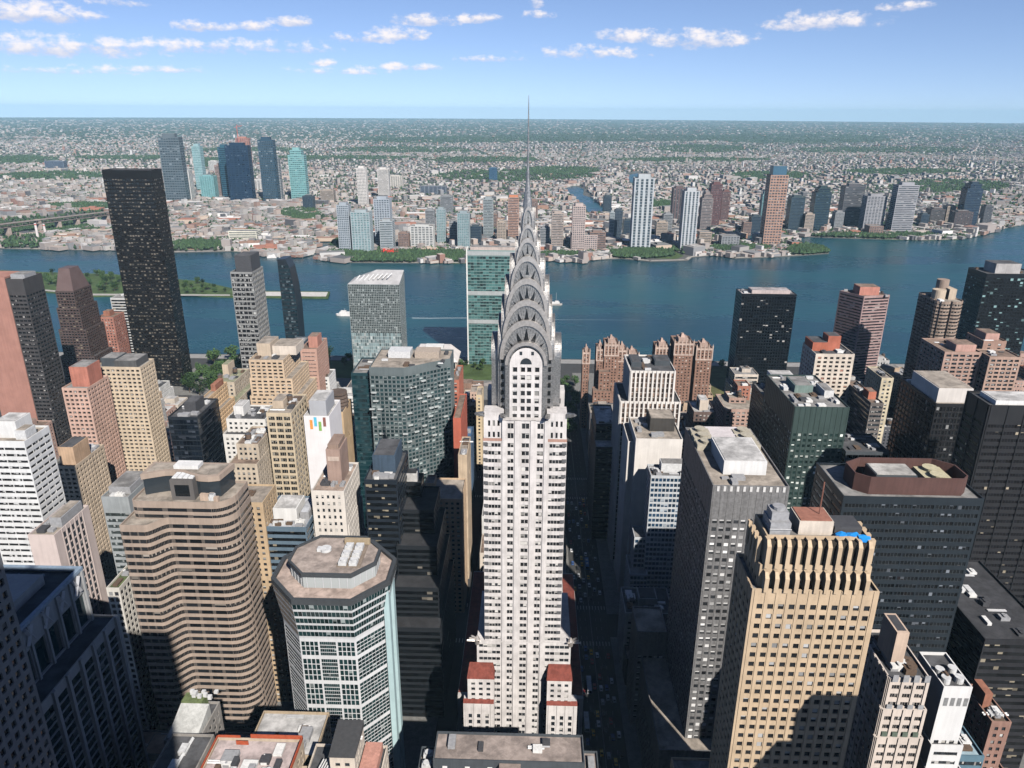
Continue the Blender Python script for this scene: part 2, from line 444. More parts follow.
# ================================================================ setting
def sheet(name, pts, z, mat, skirt=0, kind='structure'):
    tri = tessellate_polygon([[Vector((p[0], p[1], 0)) for p in pts]])
    ar = sum(pts[i][0]*pts[(i+1) % len(pts)][1]-pts[(i+1) % len(pts)][0]*pts[i][1] for i in range(len(pts)))
    B = MB()
    for t_ in tri:
        q = [(*pts[i], z) for i in t_]
        cr = (q[1][0]-q[0][0])*(q[2][1]-q[0][1])-(q[1][1]-q[0][1])*(q[2][0]-q[0][0])
        B.poly(q if cr > 0 else q[::-1])
    if skirt:
        n = len(pts)
        for i in range(n):
            a, b = pts[i], pts[(i+1) % n]
            if ar < 0: a, b = b, a
            B.quad((*a, z-skirt), (*b, z-skirt), (*b, z), (*a, z))
    return tag(B.build(name, mat), kind=kind)

# river
mt, t, b = base_mat('river_water')
pos = t.new('ShaderNodeNewGeometry').outputs['Position']
mp = t.new('ShaderNodeMapping'); t.l.new(pos, mp.inputs[0]); mp.inputs['Scale'].default_value = (.35, 1, 1); mp.inputs['Rotation'].default_value = (0, 0, .12)
n1 = t.noise(mp.outputs[0], .005, 7, .68)[0]; n2 = t.noise(mp.outputs[0], .09, 4, .7)[0]; n3 = t.noise(pos, .5, 2)[0]
t.l.new(t.mix(t.ramp(n1, .35, .65), c4((.005, .040, .060)), c4((.016, .080, .100))), b.inputs['Base Color'])
b.inputs['Specular IOR Level'].default_value = .28
t.l.new(t.ramp(n1, .3, .7, .2, .36), b.inputs['Roughness'])
bp = t.new('ShaderNodeBump'); bp.inputs['Strength'].default_value = .55; bp.inputs['Distance'].default_value = 1.2
t.l.new(t.math('ADD', n2, t.math('MULTIPLY', n3, .35)), bp.inputs['Height']); t.l.new(bp.outputs[0], b.inputs['Normal'])
WATER = mt
sheet('river', [(-9000, 940), (9000, 940), (9000, 4200), (-9000, 4200)], -2.0, WATER)

# Manhattan ground
mt, t, b = base_mat('asphalt')
pos = t.new('ShaderNodeNewGeometry').outputs['Position']
n1 = t.noise(pos, .15, 4)[0]
t.l.new(t.mix(n1, c4((.035, .035, .037)), c4((.065, .063, .06))), b.inputs['Base Color']); b.inputs['Roughness'].default_value = .9
ASPH = mt
sheet('ground', [(-3500, -700), (3500, -700), (3500, 958), (-3500, 958)], 0, ASPH, skirt=3)
PAVE = wall((.2, .195, .185), .2, .95, .3)
GRASS = wall((.075, .115, .04), .35, .95, .05)

# Queens: one sheet from the shoreline to the horizon
shore = [(-900, 240), (-300, 245), (0, 248), (40, 249), (112, 250), (172, 252), (230, 251), (256, 253), (262, 256), (303, 257), (312, 251), (319, 241), (334, 240), (329, 252), (316, 259), (340, 262), (465, 263),
         (540, 258), (560, 262), (575, 260), (583, 263), (590, 260), (620, 258), (650, 261), (688, 260), (692, 257), (712, 255), (735, 258), (768, 257), (800, 255), (829, 253), (822, 249), (800, 244),
         (795, 236), (850, 238), (920, 240), (960, 239), (985, 234), (1005, 228), (1040, 221), (1150, 212), (1500, 200)]
SH = [atZ(px, py) for px, py in shore]
RF = 33500
ring = [(RF*math.sin(math.radians(a)), RF*math.cos(math.radians(a))) for a in range(84, -85, -4)]
mt, t, b = base_mat('city_ground')
pos = t.new('ShaderNodeNewGeometry').outputs['Position']
sp = t.new('ShaderNodeSeparateXYZ'); t.l.new(pos, sp.inputs[0])
n1 = t.noise(pos, .0011, 5, .6)[0]; n2 = t.noise(pos, .012, 4, .7)[0]
vo = t.new('ShaderNodeTexVoronoi'); t.l.new(pos, vo.inputs['Vector']); vo.inputs['Scale'].default_value = .028
cs = t.new('ShaderNodeSeparateColor'); t.l.new(vo.outputs['Color'], cs.inputs[0])
built = t.mix(cs.outputs[0], c4((.09, .09, .088)), c4((.42, .39, .37)))
built = t.mix(t.math('GREATER_THAN', cs.outputs[1], .93), built, c4((.34, .2, .16)))
green = t.mix(n2, c4((.018, .042, .02)), c4((.045, .08, .035)))
far_ = t.ramp(sp.outputs[1], 3500, 15000, .0, .22)
gm_ = t.ramp(t.math('ADD', t.math('ADD', t.math('MULTIPLY', n1, .6), t.math('MULTIPLY', n2, .4)), far_), .50, .60)
near = t.mix(n2, c4((.06, .06, .06)), c4((.14, .135, .125)))
bt = t.mix(t.ramp(sp.outputs[1], 4000, 7000), near, built)
t.l.new(t.mix(gm_, bt, green), b.inputs['Base Color']); b.inputs['Roughness'].default_value = 1
CITYG = mt
sheet('far_ground', SH + ring, 0, CITYG, skirt=3)
def pxsheet(name, pts, z, mat, skirt=0): return sheet(name, [atZ(a, c_, z) for a, c_ in pts], z, mat, skirt)
pb = MB()
for i in range(len(SH)-1):
    a_, b_ = Vector(SH[i]), Vector(SH[i+1]); d_ = (b_-a_).normalized(); n_ = Vector((-d_.y, d_.x))*9
    pb.quad((*a_, .08), (*b_, .08), (*(b_+n_), .08), (*(a_+n_), .08))
tag(pb.build('shore_path', wall((.42, .39, .35), .25)), kind='structure')
# creek and inlets behind the far shore
pxsheet('creek_water', [(563, 190), (566, 187), (575, 186), (584, 189), (583, 195), (592, 198), (604, 209), (603, 212), (588, 212), (584, 205), (576, 199)], .25, WATER)
pxsheet('creek_water', [(628, 175), (638, 173), (641, 180), (636, 184), (630, 182)], .25, WATER)
pxsheet('creek_water', [(738, 232), (768, 231), (768, 238), (742, 240)], .25, WATER)
pxsheet('park_lawn', [(640, 253), (676, 252), (684, 256), (676, 259), (640, 258)], .2, GRASS)
pxsheet('park_lawn', [(792, 248), (812, 247), (824, 251), (806, 253), (790, 253)], .2, GRASS)
pxsheet('park_lawn', [(400, 256), (464, 256), (464, 261), (400, 260)], .2, GRASS)
pxsheet('sandy_lot', [(176, 246), (215, 242), (222, 247), (190, 250)], .2, wall((.36, .26, .19), .2))
pxsheet('sandy_lot', [(0, 244), (30, 238), (48, 238), (30, 246)], .2, wall((.45, .4, .36), .2))
pxsheet('pier', [(262, 254), (300, 255.5), (312, 249), (318, 242), (300, 242), (282, 246)], .3, wall((.34, .24, .2), .3))
# island in the river
ISL = pxsheet('island_ground', [(-900, 292), (0, 291), (42, 291), (92, 296), (110, 295.5), (180, 295), (230, 296.5), (328, 297.5), (330, 291.5), (280, 291), (240, 290), (200, 281), (175, 279), (110, 274), (42, 272), (0, 270), (-900, 262)], .2, GRASS, skirt=3)
pxsheet('island_terrace', [(232, 295.5), (326, 296.5), (328, 292), (246, 291.5)], .45, wall((.55, .53, .5), .15))
pxsheet('island_path', [(42, 290.6), (92, 295.4), (230, 295.8), (230, 294.4), (92, 293.6), (42, 289.2)], .45, wall((.4, .38, .35), .15))

# Manhattan streets: raised pavement blocks between the carriageways
AVE = [-260, 110, 245, 402, 590, 790, 905]; AW = [14, 12, 12, 15, 15, 15, 8]
STS = [(-523, 9), (-443, 9), (-363, 9), (-283, 9), (-203, 9), (-123, 9), (-43, 9), (42, 15), (126, 9), (206, 9), (286, 9), (366, 9), (446, 9), (526, 15), (606, 9), (686, 9)]
BLK = []
pv = MB()
for i in range(len(AVE)-1):
    for j in range(len(STS)-1):
        q = (STS[j][0]+STS[j][1], STS[j+1][0]-STS[j+1][1], AVE[i]+AW[i], AVE[i+1]-AW[i+1])
        BLK.append(q)
        k = 3.5
        pv.box(q[0]-k, q[1]+k, q[2]-k, q[3]+k, .0, .14)
tag(pv.build('pavement', PAVE), kind='structure')
mk = MB()
for y in range(262, 780, 9):
    for x in (35.2, 38.6, 45.4, 48.8): mk.quad((x-.08, y, .006), (x+.08, y, .006), (x+.08, y+3, .006), (x-.08, y+3, .006))
    for x in (41.85, 42.15): mk.quad((x-.06, y, .006), (x+.06, y, .006), (x+.06, y+9, .006), (x-.06, y+9, .006))
for ya in (384, 420, 572, 608, 262, 228):
    for x in range(32, 54, 2): mk.quad((x, ya-2, .006), (x+.6, ya-2, .006), (x+.6, ya+2, .006), (x, ya+2, .006))
    for x in range(-49, -36, 2): mk.quad((x, ya-2, .006), (x+.6, ya-2, .006), (x+.6, ya+2, .006), (x, ya+2, .006))
tag(mk.build('road_marking', plain((.34, .335, .32), .8)), kind='structure')
sheet('riverside_lawn', [(-420, 868), (-20, 868), (-20, 935), (-420, 935)], .18, GRASS)
sheet('riverside_road', [(-1200, 938), (1200, 938), (1200, 955), (-1200, 955)], .16, wall((.3, .29, .28), .15))
sheet('riverside_lawn', [(118, 806), (330, 806), (330, 935), (118, 935)], .18, wall((.12, .12, .05), .3))
rd = []
for i in range(15):
    a = -1.35+i*.19
    rd.append((a, ))
cxr, cyr = -22, 842
outer = [(cxr+26*math.sin(a_[0])*1.6, cyr+26*math.cos(a_[0])) for a_ in rd]; inner = [(cxr+15*math.sin(a_[0])*1.6, cyr+15*math.cos(a_[0])) for a_ in rd]
sheet('curved_ramp_road', outer+inner[::-1], .3, wall((.33, .3, .28), .15))

# ---------------------------------------------------------------- far city
PAL = [(0.464, 0.44, 0.416), (0.544, 0.528, 0.512), (0.4, 0.376, 0.352), (0.32, 0.304, 0.288), (0.192, 0.192, 0.192), (0.32, 0.216, 0.176), (0.272, 0.152, 0.12), (0.44, 0.36, 0.312), (0.24, 0.24, 0.248), (0.448, 0.392, 0.352), (0.104, 0.104, 0.112), (0.528, 0.496, 0.48), (0.36, 0.32, 0.296)]
TONE = attr_mat('far_city_tone')
def in_poly(x, y, pts):
    c = False; j = len(pts)-1
    for i in range(len(pts)):
        if (pts[i][1] > y) != (pts[j][1] > y) and x < (pts[j][0]-pts[i][0])*(y-pts[i][1])/(pts[j][1]-pts[i][1])+pts[i][0]: c = not c
        j = i
    return c
LAND = SH + ring
WET = [[(563, 190), (566, 186), (584, 187), (592, 197), (606, 209), (604, 214), (586, 214), (576, 201)], [(626, 173), (642, 171), (644, 186), (628, 185)], [(734, 230), (772, 229), (772, 240), (738, 242)], [(638, 250), (690, 250), (690, 262), (638, 262)], [(788, 245), (830, 245), (830, 256), (788, 256)], [(172, 241), (224, 240), (224, 252), (172, 252)], [(0, 236), (50, 236), (40, 249), (0, 249)], [(-60, 226), (112, 209), (112, 221), (60, 230), (-60, 249)]]
GREENS = [(515, 176, 80, 6), (560, 171, 40, 4), (700, 149, 45, 4), (590, 138, 160, 4), (800, 139, 90, 5), (300, 215, 22, 6), (215, 163, 22, 5), (400, 150, 70, 3), (60, 176, 60, 4), (20, 160, 40, 4), (950, 187, 60, 7),
          (440, 140, 90, 3), (130, 158, 60, 2), (660, 205, 20, 3), (740, 250, 30, 3), (430, 256, 50, 4), (640, 254, 20, 4), (815, 252, 14, 3), (200, 246, 30, 3), (345, 255, 18, 3), (860, 226, 26, 3), (770, 176, 40, 4), (690, 160, 80, 2), (900, 172, 60, 3), (340, 158, 80, 2), (480, 160, 60, 3), (880, 150, 90, 3), (250, 150, 60, 2), (60, 230, 60, 4), (85, 207, 40, 3), (385, 258.5, 46, 5), (450, 258, 16, 4), (640, 255, 34, 4), (810, 251, 24, 4), (560, 257, 26, 2.5), (870, 237, 60, 2), (345, 246, 14, 6)]
def greenish(px, py):
    return any(((px-a)/c_)**2+((py-b_)/d_)**2 < 1 for a, b_, c_, d_ in GREENS)
def ang_at(x, y):
    return [.10, -.45, .62, .28][int((mnoise.noise(Vector((x*.0006, y*.0006, 3)))+1)*2.6) % 4]
RESERVED = []   # footprints of far towers, filled before the scatter runs
def free_far(x, y, r):
    return not any(q[0]-r < x < q[1]+r and q[2]-r < y < q[3]+r for q in RESERVED)
def far_scatter():
    B = MB(); n = 0
    for _ in range(64000):
        px = R.uniform(-60, 1084); py = 119.8+143*R.random()**1.25
        x, y = atZ(px, py)
        if y > 30000 or (y > 9000 and R.random() < .5) or not in_poly(px, 1000-py, [(a, 1000-c_) for a, c_ in shore]+[(1500, 1000-116), (-900, 1000-105)]): continue
        if any(in_poly(px, py, q) for q in WET): continue
        if greenish(px, py) and (py > 240 or R.random() < .9): continue
        d = math.hypot(x, y); s = d/740
        g = mnoise.noise(Vector((x*.0009, y*.0009, 9)))
        if g < -.1 and R.random() < .45: continue
        if y < 4200:
            big = R.random() < .16
            hx = R.uniform(9, 26) if big else R.uniform(3.5, 8); hy = R.uniform(8, 18) if big else R.uniform(4.5, 10)
            h = R.uniform(5, 11) if R.random() < .92 else R.uniform(12, 24)
        else:
            hx = max(R.uniform(4, 9), s*R.uniform(.35, 1.1)); hy = max(R.uniform(5, 14), s*R.uniform(.6, 2.2))
            h = R.uniform(5, 11) if R.random() < .985 else R.uniform(14, 40)
            if h > 16: hx *= .8; hy = hx
        if not free_far(x, y, max(hx, hy)): continue
        a = ang_at(x, y); ux = (math.cos(a), math.sin(a))
        c_ = R.choice(PAL); j = R.uniform(.8, 1.15); c_ = tuple(min(.8, k*j) for k in c_)
        wc = R.choice(PAL) if R.random() < .7 else (.33, .29, .27)
        nf = len(B.f); B.obox((x, y), ux, hx, hy, 0, h)
        B.tone += [wc]*4+[c_]
        n += 1
    o = B.build('distant_buildings', TONE); tag(o, 'sea of tiny low houses and blocks running to the horizon beyond the river', 'buildings', kind='stuff')
def leaf_clump(B, x, y, z, r, h, dark, nn=7):
    # an uneven clump of leafy facets
    ph = R.random()*6
    top = (x+R.uniform(-.2, .2)*r, y+R.uniform(-.2, .2)*r, z+h)
    rg = [(x+r*R.uniform(.7, 1.2)*math.cos(ph+6.283*i/nn), y+r*R.uniform(.7, 1.2)*math.sin(ph+6.283*i/nn), z+h*R.uniform(.3, .6)) for i in range(nn)]
    for i in range(nn):
        j = (i+1) % nn
        B.poly([rg[i], rg[j], top]); B.poly([(x, y, z), rg[j], rg[i]])
        v = R.uniform(.6, 1.6); B.tone += [tuple(k*v for k in dark)]*2
def far_trees():
    B = MB()
    for _ in range(80000):
        if R.random() < .5:
            a, b_, c_, d_ = R.choice(GREENS); r_ = math.sqrt(R.random()); th = R.random()*6.283
            px, py = a+c_*r_*math.cos(th), b_+d_*r_*math.sin(th)
        else: px = R.uniform(-60, 1084); py = 121+134*R.random()**1.15
        if py < 120.5: continue
        x, y = atZ(px, py)
        if y > 28000 or not in_poly(px, 1000-py, [(a, 1000-c_) for a, c_ in shore]+[(1500, 1000-116), (-900, 1000-105)]): continue
        if any(in_poly(px, py, q) for q in WET[:3]): continue
        s = math.hypot(x, y)/740; r = max(R.uniform(3.5, 6.5), s*R.uniform(.5, 1.0)); 
        if not free_far(x, y, r): continue
        leaf_clump(B, x, y, .3, r, R.uniform(6, 11)+r*.3, R.choice([(.02, .045, .018), (.028, .06, .022), (.04, .075, .028)]), 5)
    o = B.build('distant_trees', TONE); tag(o, 'dark green street trees and parks scattered between far houses', 'trees', kind='stuff')

# far towers across the river: (x0,x1,ytop,ybase, wall, glass, label)
def FT(c, **k): return wall(c, .12, .6, .05)
GB = glass((.03, .05, .065), (.25, .3, .33), .15, .12, (.17, .2, .22), rough=.15); GT = glass((.06, .16, .17), (.3, .4, .4), .15, .1, (.3, .42, .42), rough=.2); GN = glass((.008, .022, .05), (.1, .15, .2), .1, rough=.1)
GG = glass((.05, .06, .07), (.3, .3, .3), .2, rough=.2)
far_list = [
 (157, 178, 137, 202, (.12, .15, .17), GB, 'tall slim grey-blue glass tower, leftmost of the far cluster of high-rises', 0),
 (176, 188, 170, 201, (.6, .6, .58), GG, 'white and dark striped block at the foot of the slim grey-blue tower', 0),
 (191, 199, 146, 190, (.3, .45, .47), GT, 'thin pale teal tower with white cap beyond the river', 0),
 (199, 213, 176, 199, (.2, .4, .42), GT, 'low teal glass tower in front of the thin pale teal tower', 0),
 (208, 217, 161, 172, (.6, .58, .55), GG, 'small white tower between the teal and navy towers', 0),
 (214, 225, 165, 198, (.35, .25, .22), GG, 'brownish tower beside the broad navy glass tower', 0),
 (217, 226, 147, 200, (.03, .1, .14), GN, 'dark teal slab just behind the broad navy tower', 1),
 (224, 247, 145.5, 202, (.01, .03, .065), GN, 'broad navy blue glass tower in the far high-rise cluster', 0),
 (235, 248, 138, 165, (.45, .2, .14), GG, 'orange-red unfinished tower with crane behind the navy tower', 1),
 (257, 272, 140, 202, (.03, .07, .11), GB, 'blue glass tower with pale edge between navy and mint towers', 0),
 (272, 278, 158, 200, (.3, .32, .34), GG, 'slim grey tower clinging to the right of the blue tower', 0),
 (287, 303, 150, 200, (.22, .42, .42), GT, 'mint green glass tower with stepped crown', 0),
 (356, 365, 168, 207, (.68, .64, .6), GG, 'pale beige slab tower, left one of the beige pair', 0),
 (377, 388, 169, 199, (.68, .64, .6), GG, 'pale beige slab tower, right one of the beige pair', 0),
 (250, 270, 180, 192, (.6, .58, .56), GG, 'low wide white loft block beyond the mint tower', 2),
 (388, 402, 176, 188, (.6, .56, .5), GG, 'cream block to the right of the beige pair', 0),
 (336, 348, 205, 253, (.36, .4, .44), GB, 'curved silvery waterfront tower, leftmost on the far bank', 0),
 (350, 369, 212, 254, (.36, .42, .44), GT, 'wide silvery glass waterfront tower beside the curved one', 0),
 (373, 389, 199, 246, (.38, .42, .47), GB, 'taller blue-grey waterfront tower behind the red sign', 0),
 (379, 392, 221, 251, (.4, .44, .46), GB, 'shorter blue-grey waterfront tower right behind the red sign', 0),
 (410, 433, 226, 249, (.56, .56, .54), GG, 'broad pale low-rise apartment slab on the far bank', 0),
 (436, 445, 209, 245, (.30, .36, .38), GT, 'dark sided slim waterfront tower right of the broad pale slab', 0),
 (457, 469, 213, 250, (.28, .34, .36), GT, 'dark sided slim waterfront tower just left of the river slab', 0),
 (483, 493, 199, 238, (.3, .34, .35), GG, 'dark narrow tower above the green river slab roof', 0),
 (508, 519, 197, 240, (.42, .26, .2), GG, 'orange-topped brown tower left of the steel spire', 0),
 (552, 564, 213, 250, (.42, .35, .31), GG, 'tan and dark apartment tower right of the steel spire', 0),
 (573, 586, 206, 253, (.5, .41, .38), GG, 'pinkish tower with water tank block and low wings on the far bank', 0),
 (610, 615, 212, 240, (.34, .38, .4), GB, 'thin pale glass tower between pinkish and blue-white towers', 0),
 (615, 623, 210, 240, (.07, .09, .11), GN, 'narrow dark tower paired with the thin pale one', 0),
 (635, 655, 178, 251, (.45, .48, .5), GB, 'tallest blue and white striped waterfront tower', 0),
 (674, 686, 188, 225, (.14, .1, .1), GG, 'dark brown tower behind the tall white striped tower', 0),
 (685, 700, 191, 250, (.48, .5, .52), GB, 'white and grey striped waterfront tower', 0),
 (703, 714, 194, 233, (.26, .22, .21), GG, 'brown stepped tower, front one of the brown trio', 0),
 (712, 723, 184, 228, (.14, .07, .07), GG, 'maroon tower, tallest of the brown trio', 0),
 (723, 731, 191, 222, (.17, .09, .08), GG, 'maroon tower, lowest of the brown trio', 0),
 (763, 770, 194, 235, (.12, .2, .22), GT, 'dark teal sliver tower left of the tall brown tower', 0),
 (771, 789, 175, 247, (.40, .25, .19), GG, 'tall brown brick tower with blue glass cap on the point', 0),
 (792, 806, 197, 232, (.05, .075, .085), GN, 'dark blue-green glass tower right of the brown tower', 0),
 (817, 833, 188, 232, (.03, .055, .06), GN, 'dark green glass tower with stepped cap', 0),
 (846, 866, 186, 228, (.10, .1, .11), GG, 'charcoal tower with pale stripes between green and grey towers', 0),
 (868, 888, 196, 232, (.32, .32, .34), GG, 'squat grey and white stacked-box tower', 0),
 (899, 920, 185, 234, (.34, .34, .36), GG, 'tall grey and white stacked-box tower by the shore', 0),
 (932, 946, 209, 226, (.1, .09, .09), GG, 'low dark brown block right of the stacked-box towers', 0),
 (956, 974, 212, 230, (.09, .07, .07), GG, 'wide dark brown base block at the right shore', 0),
 (969, 985, 184, 228, (.03, .05, .075), GN, 'dark navy tower with stepped top at the right shore', 0),
 (986, 994, 206, 226, (.1, .1, .11), GG, 'low dark slab right of the dark navy shore tower', 0),
 (420, 446, 186, 194, (.15, .17, .2), GN, 'low dark blue depot block amid the far houses', 0),
 (489, 497, 168, 181, (.05, .12, .2), GN, 'isolated dark blue block left of the spire amid low houses', 0),
 (44, 63, 161, 169, (.14, .17, .22), GN, 'isolated low blue-grey block amid the houses at upper left', 0),
 (228, 256, 231, 247, (.75, .72, .6), GG, 'cream industrial loft with rows of windows on the far shore', 3),
]
more_far = [(449, 457, 222, 246), (398, 408, 233, 250), (470, 481, 226, 246), (497, 506, 222, 243), (540, 550, 228, 248), (590, 606, 232, 252), (624, 634, 220, 240), (657, 668, 222, 238), (664, 673, 214, 236), (744, 752, 222, 236),
 (752, 762, 216, 236), (806, 815, 214, 233), (836, 845, 212, 230), (890, 898, 214, 230), (922, 930, 214, 228), (948, 957, 206, 226), (425, 434, 210, 232), (486, 497, 214, 230), (302, 312, 196, 210), (320, 333, 190, 204), (440, 452, 196, 214), (528, 538, 200, 220), (604, 612, 196, 214), (700, 712, 232, 247), (722, 740, 236, 248), (870, 884, 226, 236)]
def far_towers():
    for i, q in enumerate(more_far):
        nm, c = [('grey', (.26, .27, .28)), ('brown', (.25, .17, .14)), ('dark glass', (.05, .07, .085)), ('tan', (.40, .33, .27))][i % 4]
        far_list.append((*q, c, GG if i % 4 != 2 else GN, '%s mid-rise block tucked among the far waterfront towers' % nm, 0))
    for (xl, xr, yt, yb, c, g, lab, back) in far_list:
        xa, Y = atZ((xl+xr)/2, yb)
        Y += back*25
        X0, Z = atY(xl, yt, Y); X1, _ = atY(xr, yt, Y)
        wd = X1-X0; wl = wall(c, .12, .55, .05)
        d = min(wd*1.05, 34)
        fh = max(4.0, Z/26)
        st = dict(bw=max(4, wd/6), fh=fh, ww=.72, wh=.55, inset=.35, margin=.8, sub=2, sill=.5)
        if R.random() < .5: st = dict(bw=400, fh=fh, ww=.97, wh=.5, sub=8, band=True, margin=.6, inset=.35)
        if 'striped' in lab: st = dict(bw=wd/4, fh=fh, ww=.5, wh=.85, inset=.35, margin=.5, sub=2)
        q = (X0, X1, Y, Y+d); RESERVED.append(q)
        nm = 'apartment_tower' if Z > 60 else 'apartment_block'
        pent = [(.2, .8, .2, .8, max(3, Z*.05), None)] if Z > 40 else []
        tiers = [(rect(*q), 0, Z)]
        if 'stepped' in lab: tiers = [(rect(*q), 0, Z*.9), (rect(X0+wd*.15, X1-wd*.15, Y+1, Y+d-2), 0, Z)]
        if 'low wings' in lab: tiers = [(rect(X0-2, X1+wd*1.0, Y+3, Y+d+10), 0, Z*.38), (rect(*q), 0, Z)]
        if 'blue glass cap' in lab: pent = [(.12, .88, .1, .9, Z*.12, plain((.05, .12, .18), .3))]
        if 'orange-topped' in lab: pent = [(.1, .9, .1, .9, 5, plain((.55, .2, .1), .8))]
        tower(nm, lab, tiers, wl, g, ROOF_G, st, pents=pent, clut=0, maxwin=40, amin=1.5, group=lab.replace('block', 'blocks') if 'tucked among' in lab else None)
# ================================================================ the steel-crowned tower
WHT = wall((.62, .585, .57), .18, .8, .2); GRYB = plain((.10, .10, .105), .8)
STEEL = None
mt, t, b = base_mat('crown_steel')
pos = t.new('ShaderNodeNewGeometry').outputs['Position']
n = t.noise(pos, 1.6, 4, .7)[0]
wv = t.new('ShaderNodeTexWave', wave_type='BANDS', bands_direction='Z'); t.l.new(pos, wv.inputs['Vector']); wv.inputs['Scale'].default_value = .55; wv.inputs['Distortion'].default_value = 1.5
t.l.new(t.mix(t.ramp(n, .3, .7), c4((.22, .215, .21)), c4((.42, .405, .39))), b.inputs['Base Color'])
b.inputs['Metallic'].default_value = .75; t.l.new(t.ramp(n, .3, .7, .30, .5), b.inputs['Roughness'])
bp = t.new('ShaderNodeBump'); bp.inputs['Strength'].default_value = .12; bp.inputs['Distance'].default_value = .2
t.l.new(t.math('ADD', wv.outputs[0], n), bp.inputs['Height']); t.l.new(bp.outputs[0], b.inputs['Normal'])
STEEL = mt
STEEL_L = plain((.56, .51, .47), .38, .65); STEEL_R = plain((.50, .48, .455), .42, .6)  # lighter steel for rims and ribs, sunlit edges and glints in the colour
REDROOF = wall((.20, .055, .04), .3, .8, .4)
def chrysler():
    cx, cy = -1.9, 292.0
    root = empty('art_deco_skyscraper', (cx, cy, 0), 'white brick art deco skyscraper with nested steel arches and a needle spire', 'skyscraper')
    FOOT.append((-32, 28, 258, 376))
    B = MB(); W = []
    rib = dict(bw=400, fh=3.55, ww=.9, wh=.48, sub=5, inset=.25, margin=.25, top=.3)
    par = dict(bw=100, fh=3.55, ww=.82, wh=.56, sub=2, inset=.35, margin=.2, top=.3)
    def front(xs, y, z0, z1, fl=True):
        """alternating corner ribbons and three paired-window columns with projecting piers"""
        for k, (x0, x1, kind) in enumerate(xs):
            if kind == 'r': facade(B, W, (x0, y), (x1, y), z0, z1, dict(rib), (int(z0), k))
            elif kind == 'p': facade(B, W, (x0, y), (x1, y), z0, z1, dict(par), (int(z0), k+20))
            else:
                B.quad((x0, y-.45, z0), (x1, y-.45, z0), (x1, y-.45, z1), (x0, y-.45, z1))
                B.quad((x0, y, z0), (x0, y-.45, z0), (x0, y-.45, z1), (x0, y, z1)); B.quad((x1, y-.45, z0), (x1, y, z0), (x1, y, z1), (x1, y-.45, z1))
                B.quad((x0, y-.45, z1), (x1, y-.45, z1), (x1, y, z1), (x0, y, z1))
    shaft = [(-19, -11.2, 'r'), (-11.2, -9.6, 'x'), (-9.6, -6.1, 'p'), (-6.1, -3.9, 'x'), (-3.9, .3, 'p'), (.3, 2.5, 'x'), (2.5, 6.0, 'p'), (6.0, 7.4, 'x'), (7.4, 15.2, 'r')]
    front(shaft, 275, 90, 190)
    wide = [(-22.6, -11.2, 'r')]+shaft[1:-1]+[(7.4, 20.1, 'r')]
    front(wide, 274.2, 0, 90)
    B.quad((-22.6, 274.2, 90), (20.1, 274.2, 90), (20.1, 275, 90), (-22.6, 275, 90))
    # dark brick panels that run between the corner windows
    for z in [90.0+3.571*k for k in range(28)]:
        for x0, x1 in ((-18.9, -17.2), (13.3, 15.1)):
            D = MB(); D.box(x0, x1, 274.9, 275.3, z+1.0, z+2.6); D.build('dark_brick_panel', GRYB, root)
    # sides: shaft and lower mass
    for (x, y0, y1, z0, z1, sg) in ((15.2, 275, 309, 90, 190, 1), (20.1, 274.2, 312, 0, 90, 1), (-19, 275, 309, 90, 190, -1), (-22.6, 274.2, 312, 0, 90, -1)):
        a, b_ = ((x, y0), (x, y1)) if sg > 0 else ((x, y1), (x, y0))
        facade(B, W, a, b_, z0, z1, dict(bw=4.2, fh=3.55, ww=.62, wh=.55, inset=.35, margin=1.2, top=.3), (int(z0)+sg, 50))
    B.quad((20.1, 312, 0), (-22.6, 312, 0), (-22.6, 312, 90), (20.1, 312, 90)); B.quad((15.2, 309, 90), (-19, 309, 90), (-19, 309, 190), (15.2, 309, 190))
    B.poly([(-22.6, 275, 90), (20.1, 275, 90), (20.1, 312, 90), (-22.6, 312, 90)]); B.poly([(-19, 275, 190), (15.2, 275, 190), (15.2, 309, 190), (-19, 309, 190)])
    # shoulders at the foot of the crown
    for (x0, x1, y0, y1) in ((-18.7, -10.6, 275.4, 283), (6.8, 14.9, 275.4, 283), (-18.7, -10.6, 301, 308.6), (6.8, 14.9, 301, 308.6)):
        facade(B, W, (x0, y0), (x1, y0), 190.0, 202, dict(bw=2.0, fh=4.6, ww=.52, wh=.5, inset=.3, margin=1.2, top=2), (int(x0)+100, 60))
        B.quad((x1, y0, 190), (x1, y1, 190), (x1, y1, 202), (x1, y0, 202)); B.quad((x0, y1, 190), (x0, y0, 190), (x0, y0, 202), (x0, y1, 202))
        B.quad((x1, y1, 190), (x0, y1, 190), (x0, y1, 202), (x1, y1, 202)); B.poly([(x0, y0, 202), (x1, y0, 202), (x1, y1, 202), (x0, y1, 202)])
    pk = MB()
    for (x0, x1, y0) in ((-19.0, -11.0, 274.97), (7.2, 15.2, 274.97)):
        pk.box(x0, x1, y0, 275.5, 189.6, 190.7)
    pk.build('cornice', wall((.42, .25, .2), .2), root)
    # central bay between the shoulders rising into the arched brick face
    cen = [(-11.2, -9.6, 'x'), (-9.6, -6.1, 'p'), (-6.1, -3.9, 'x'), (-3.9, .3, 'p'), (.3, 2.5, 'x'), (2.5, 6.0, 'p'), (6.0, 7.4, 'x')]
    front(cen, 275.0, 190, 199)
    B.poly([(-11.2, 274.55, 199), (7.4, 274.55, 199), (7.4, 283, 199), (-11.2, 283, 199)])
    yf = 277.7; x0, x1 = cx-6.5, cx+6.5; zs = 221.5; aw = 6.5; ah = 7.2
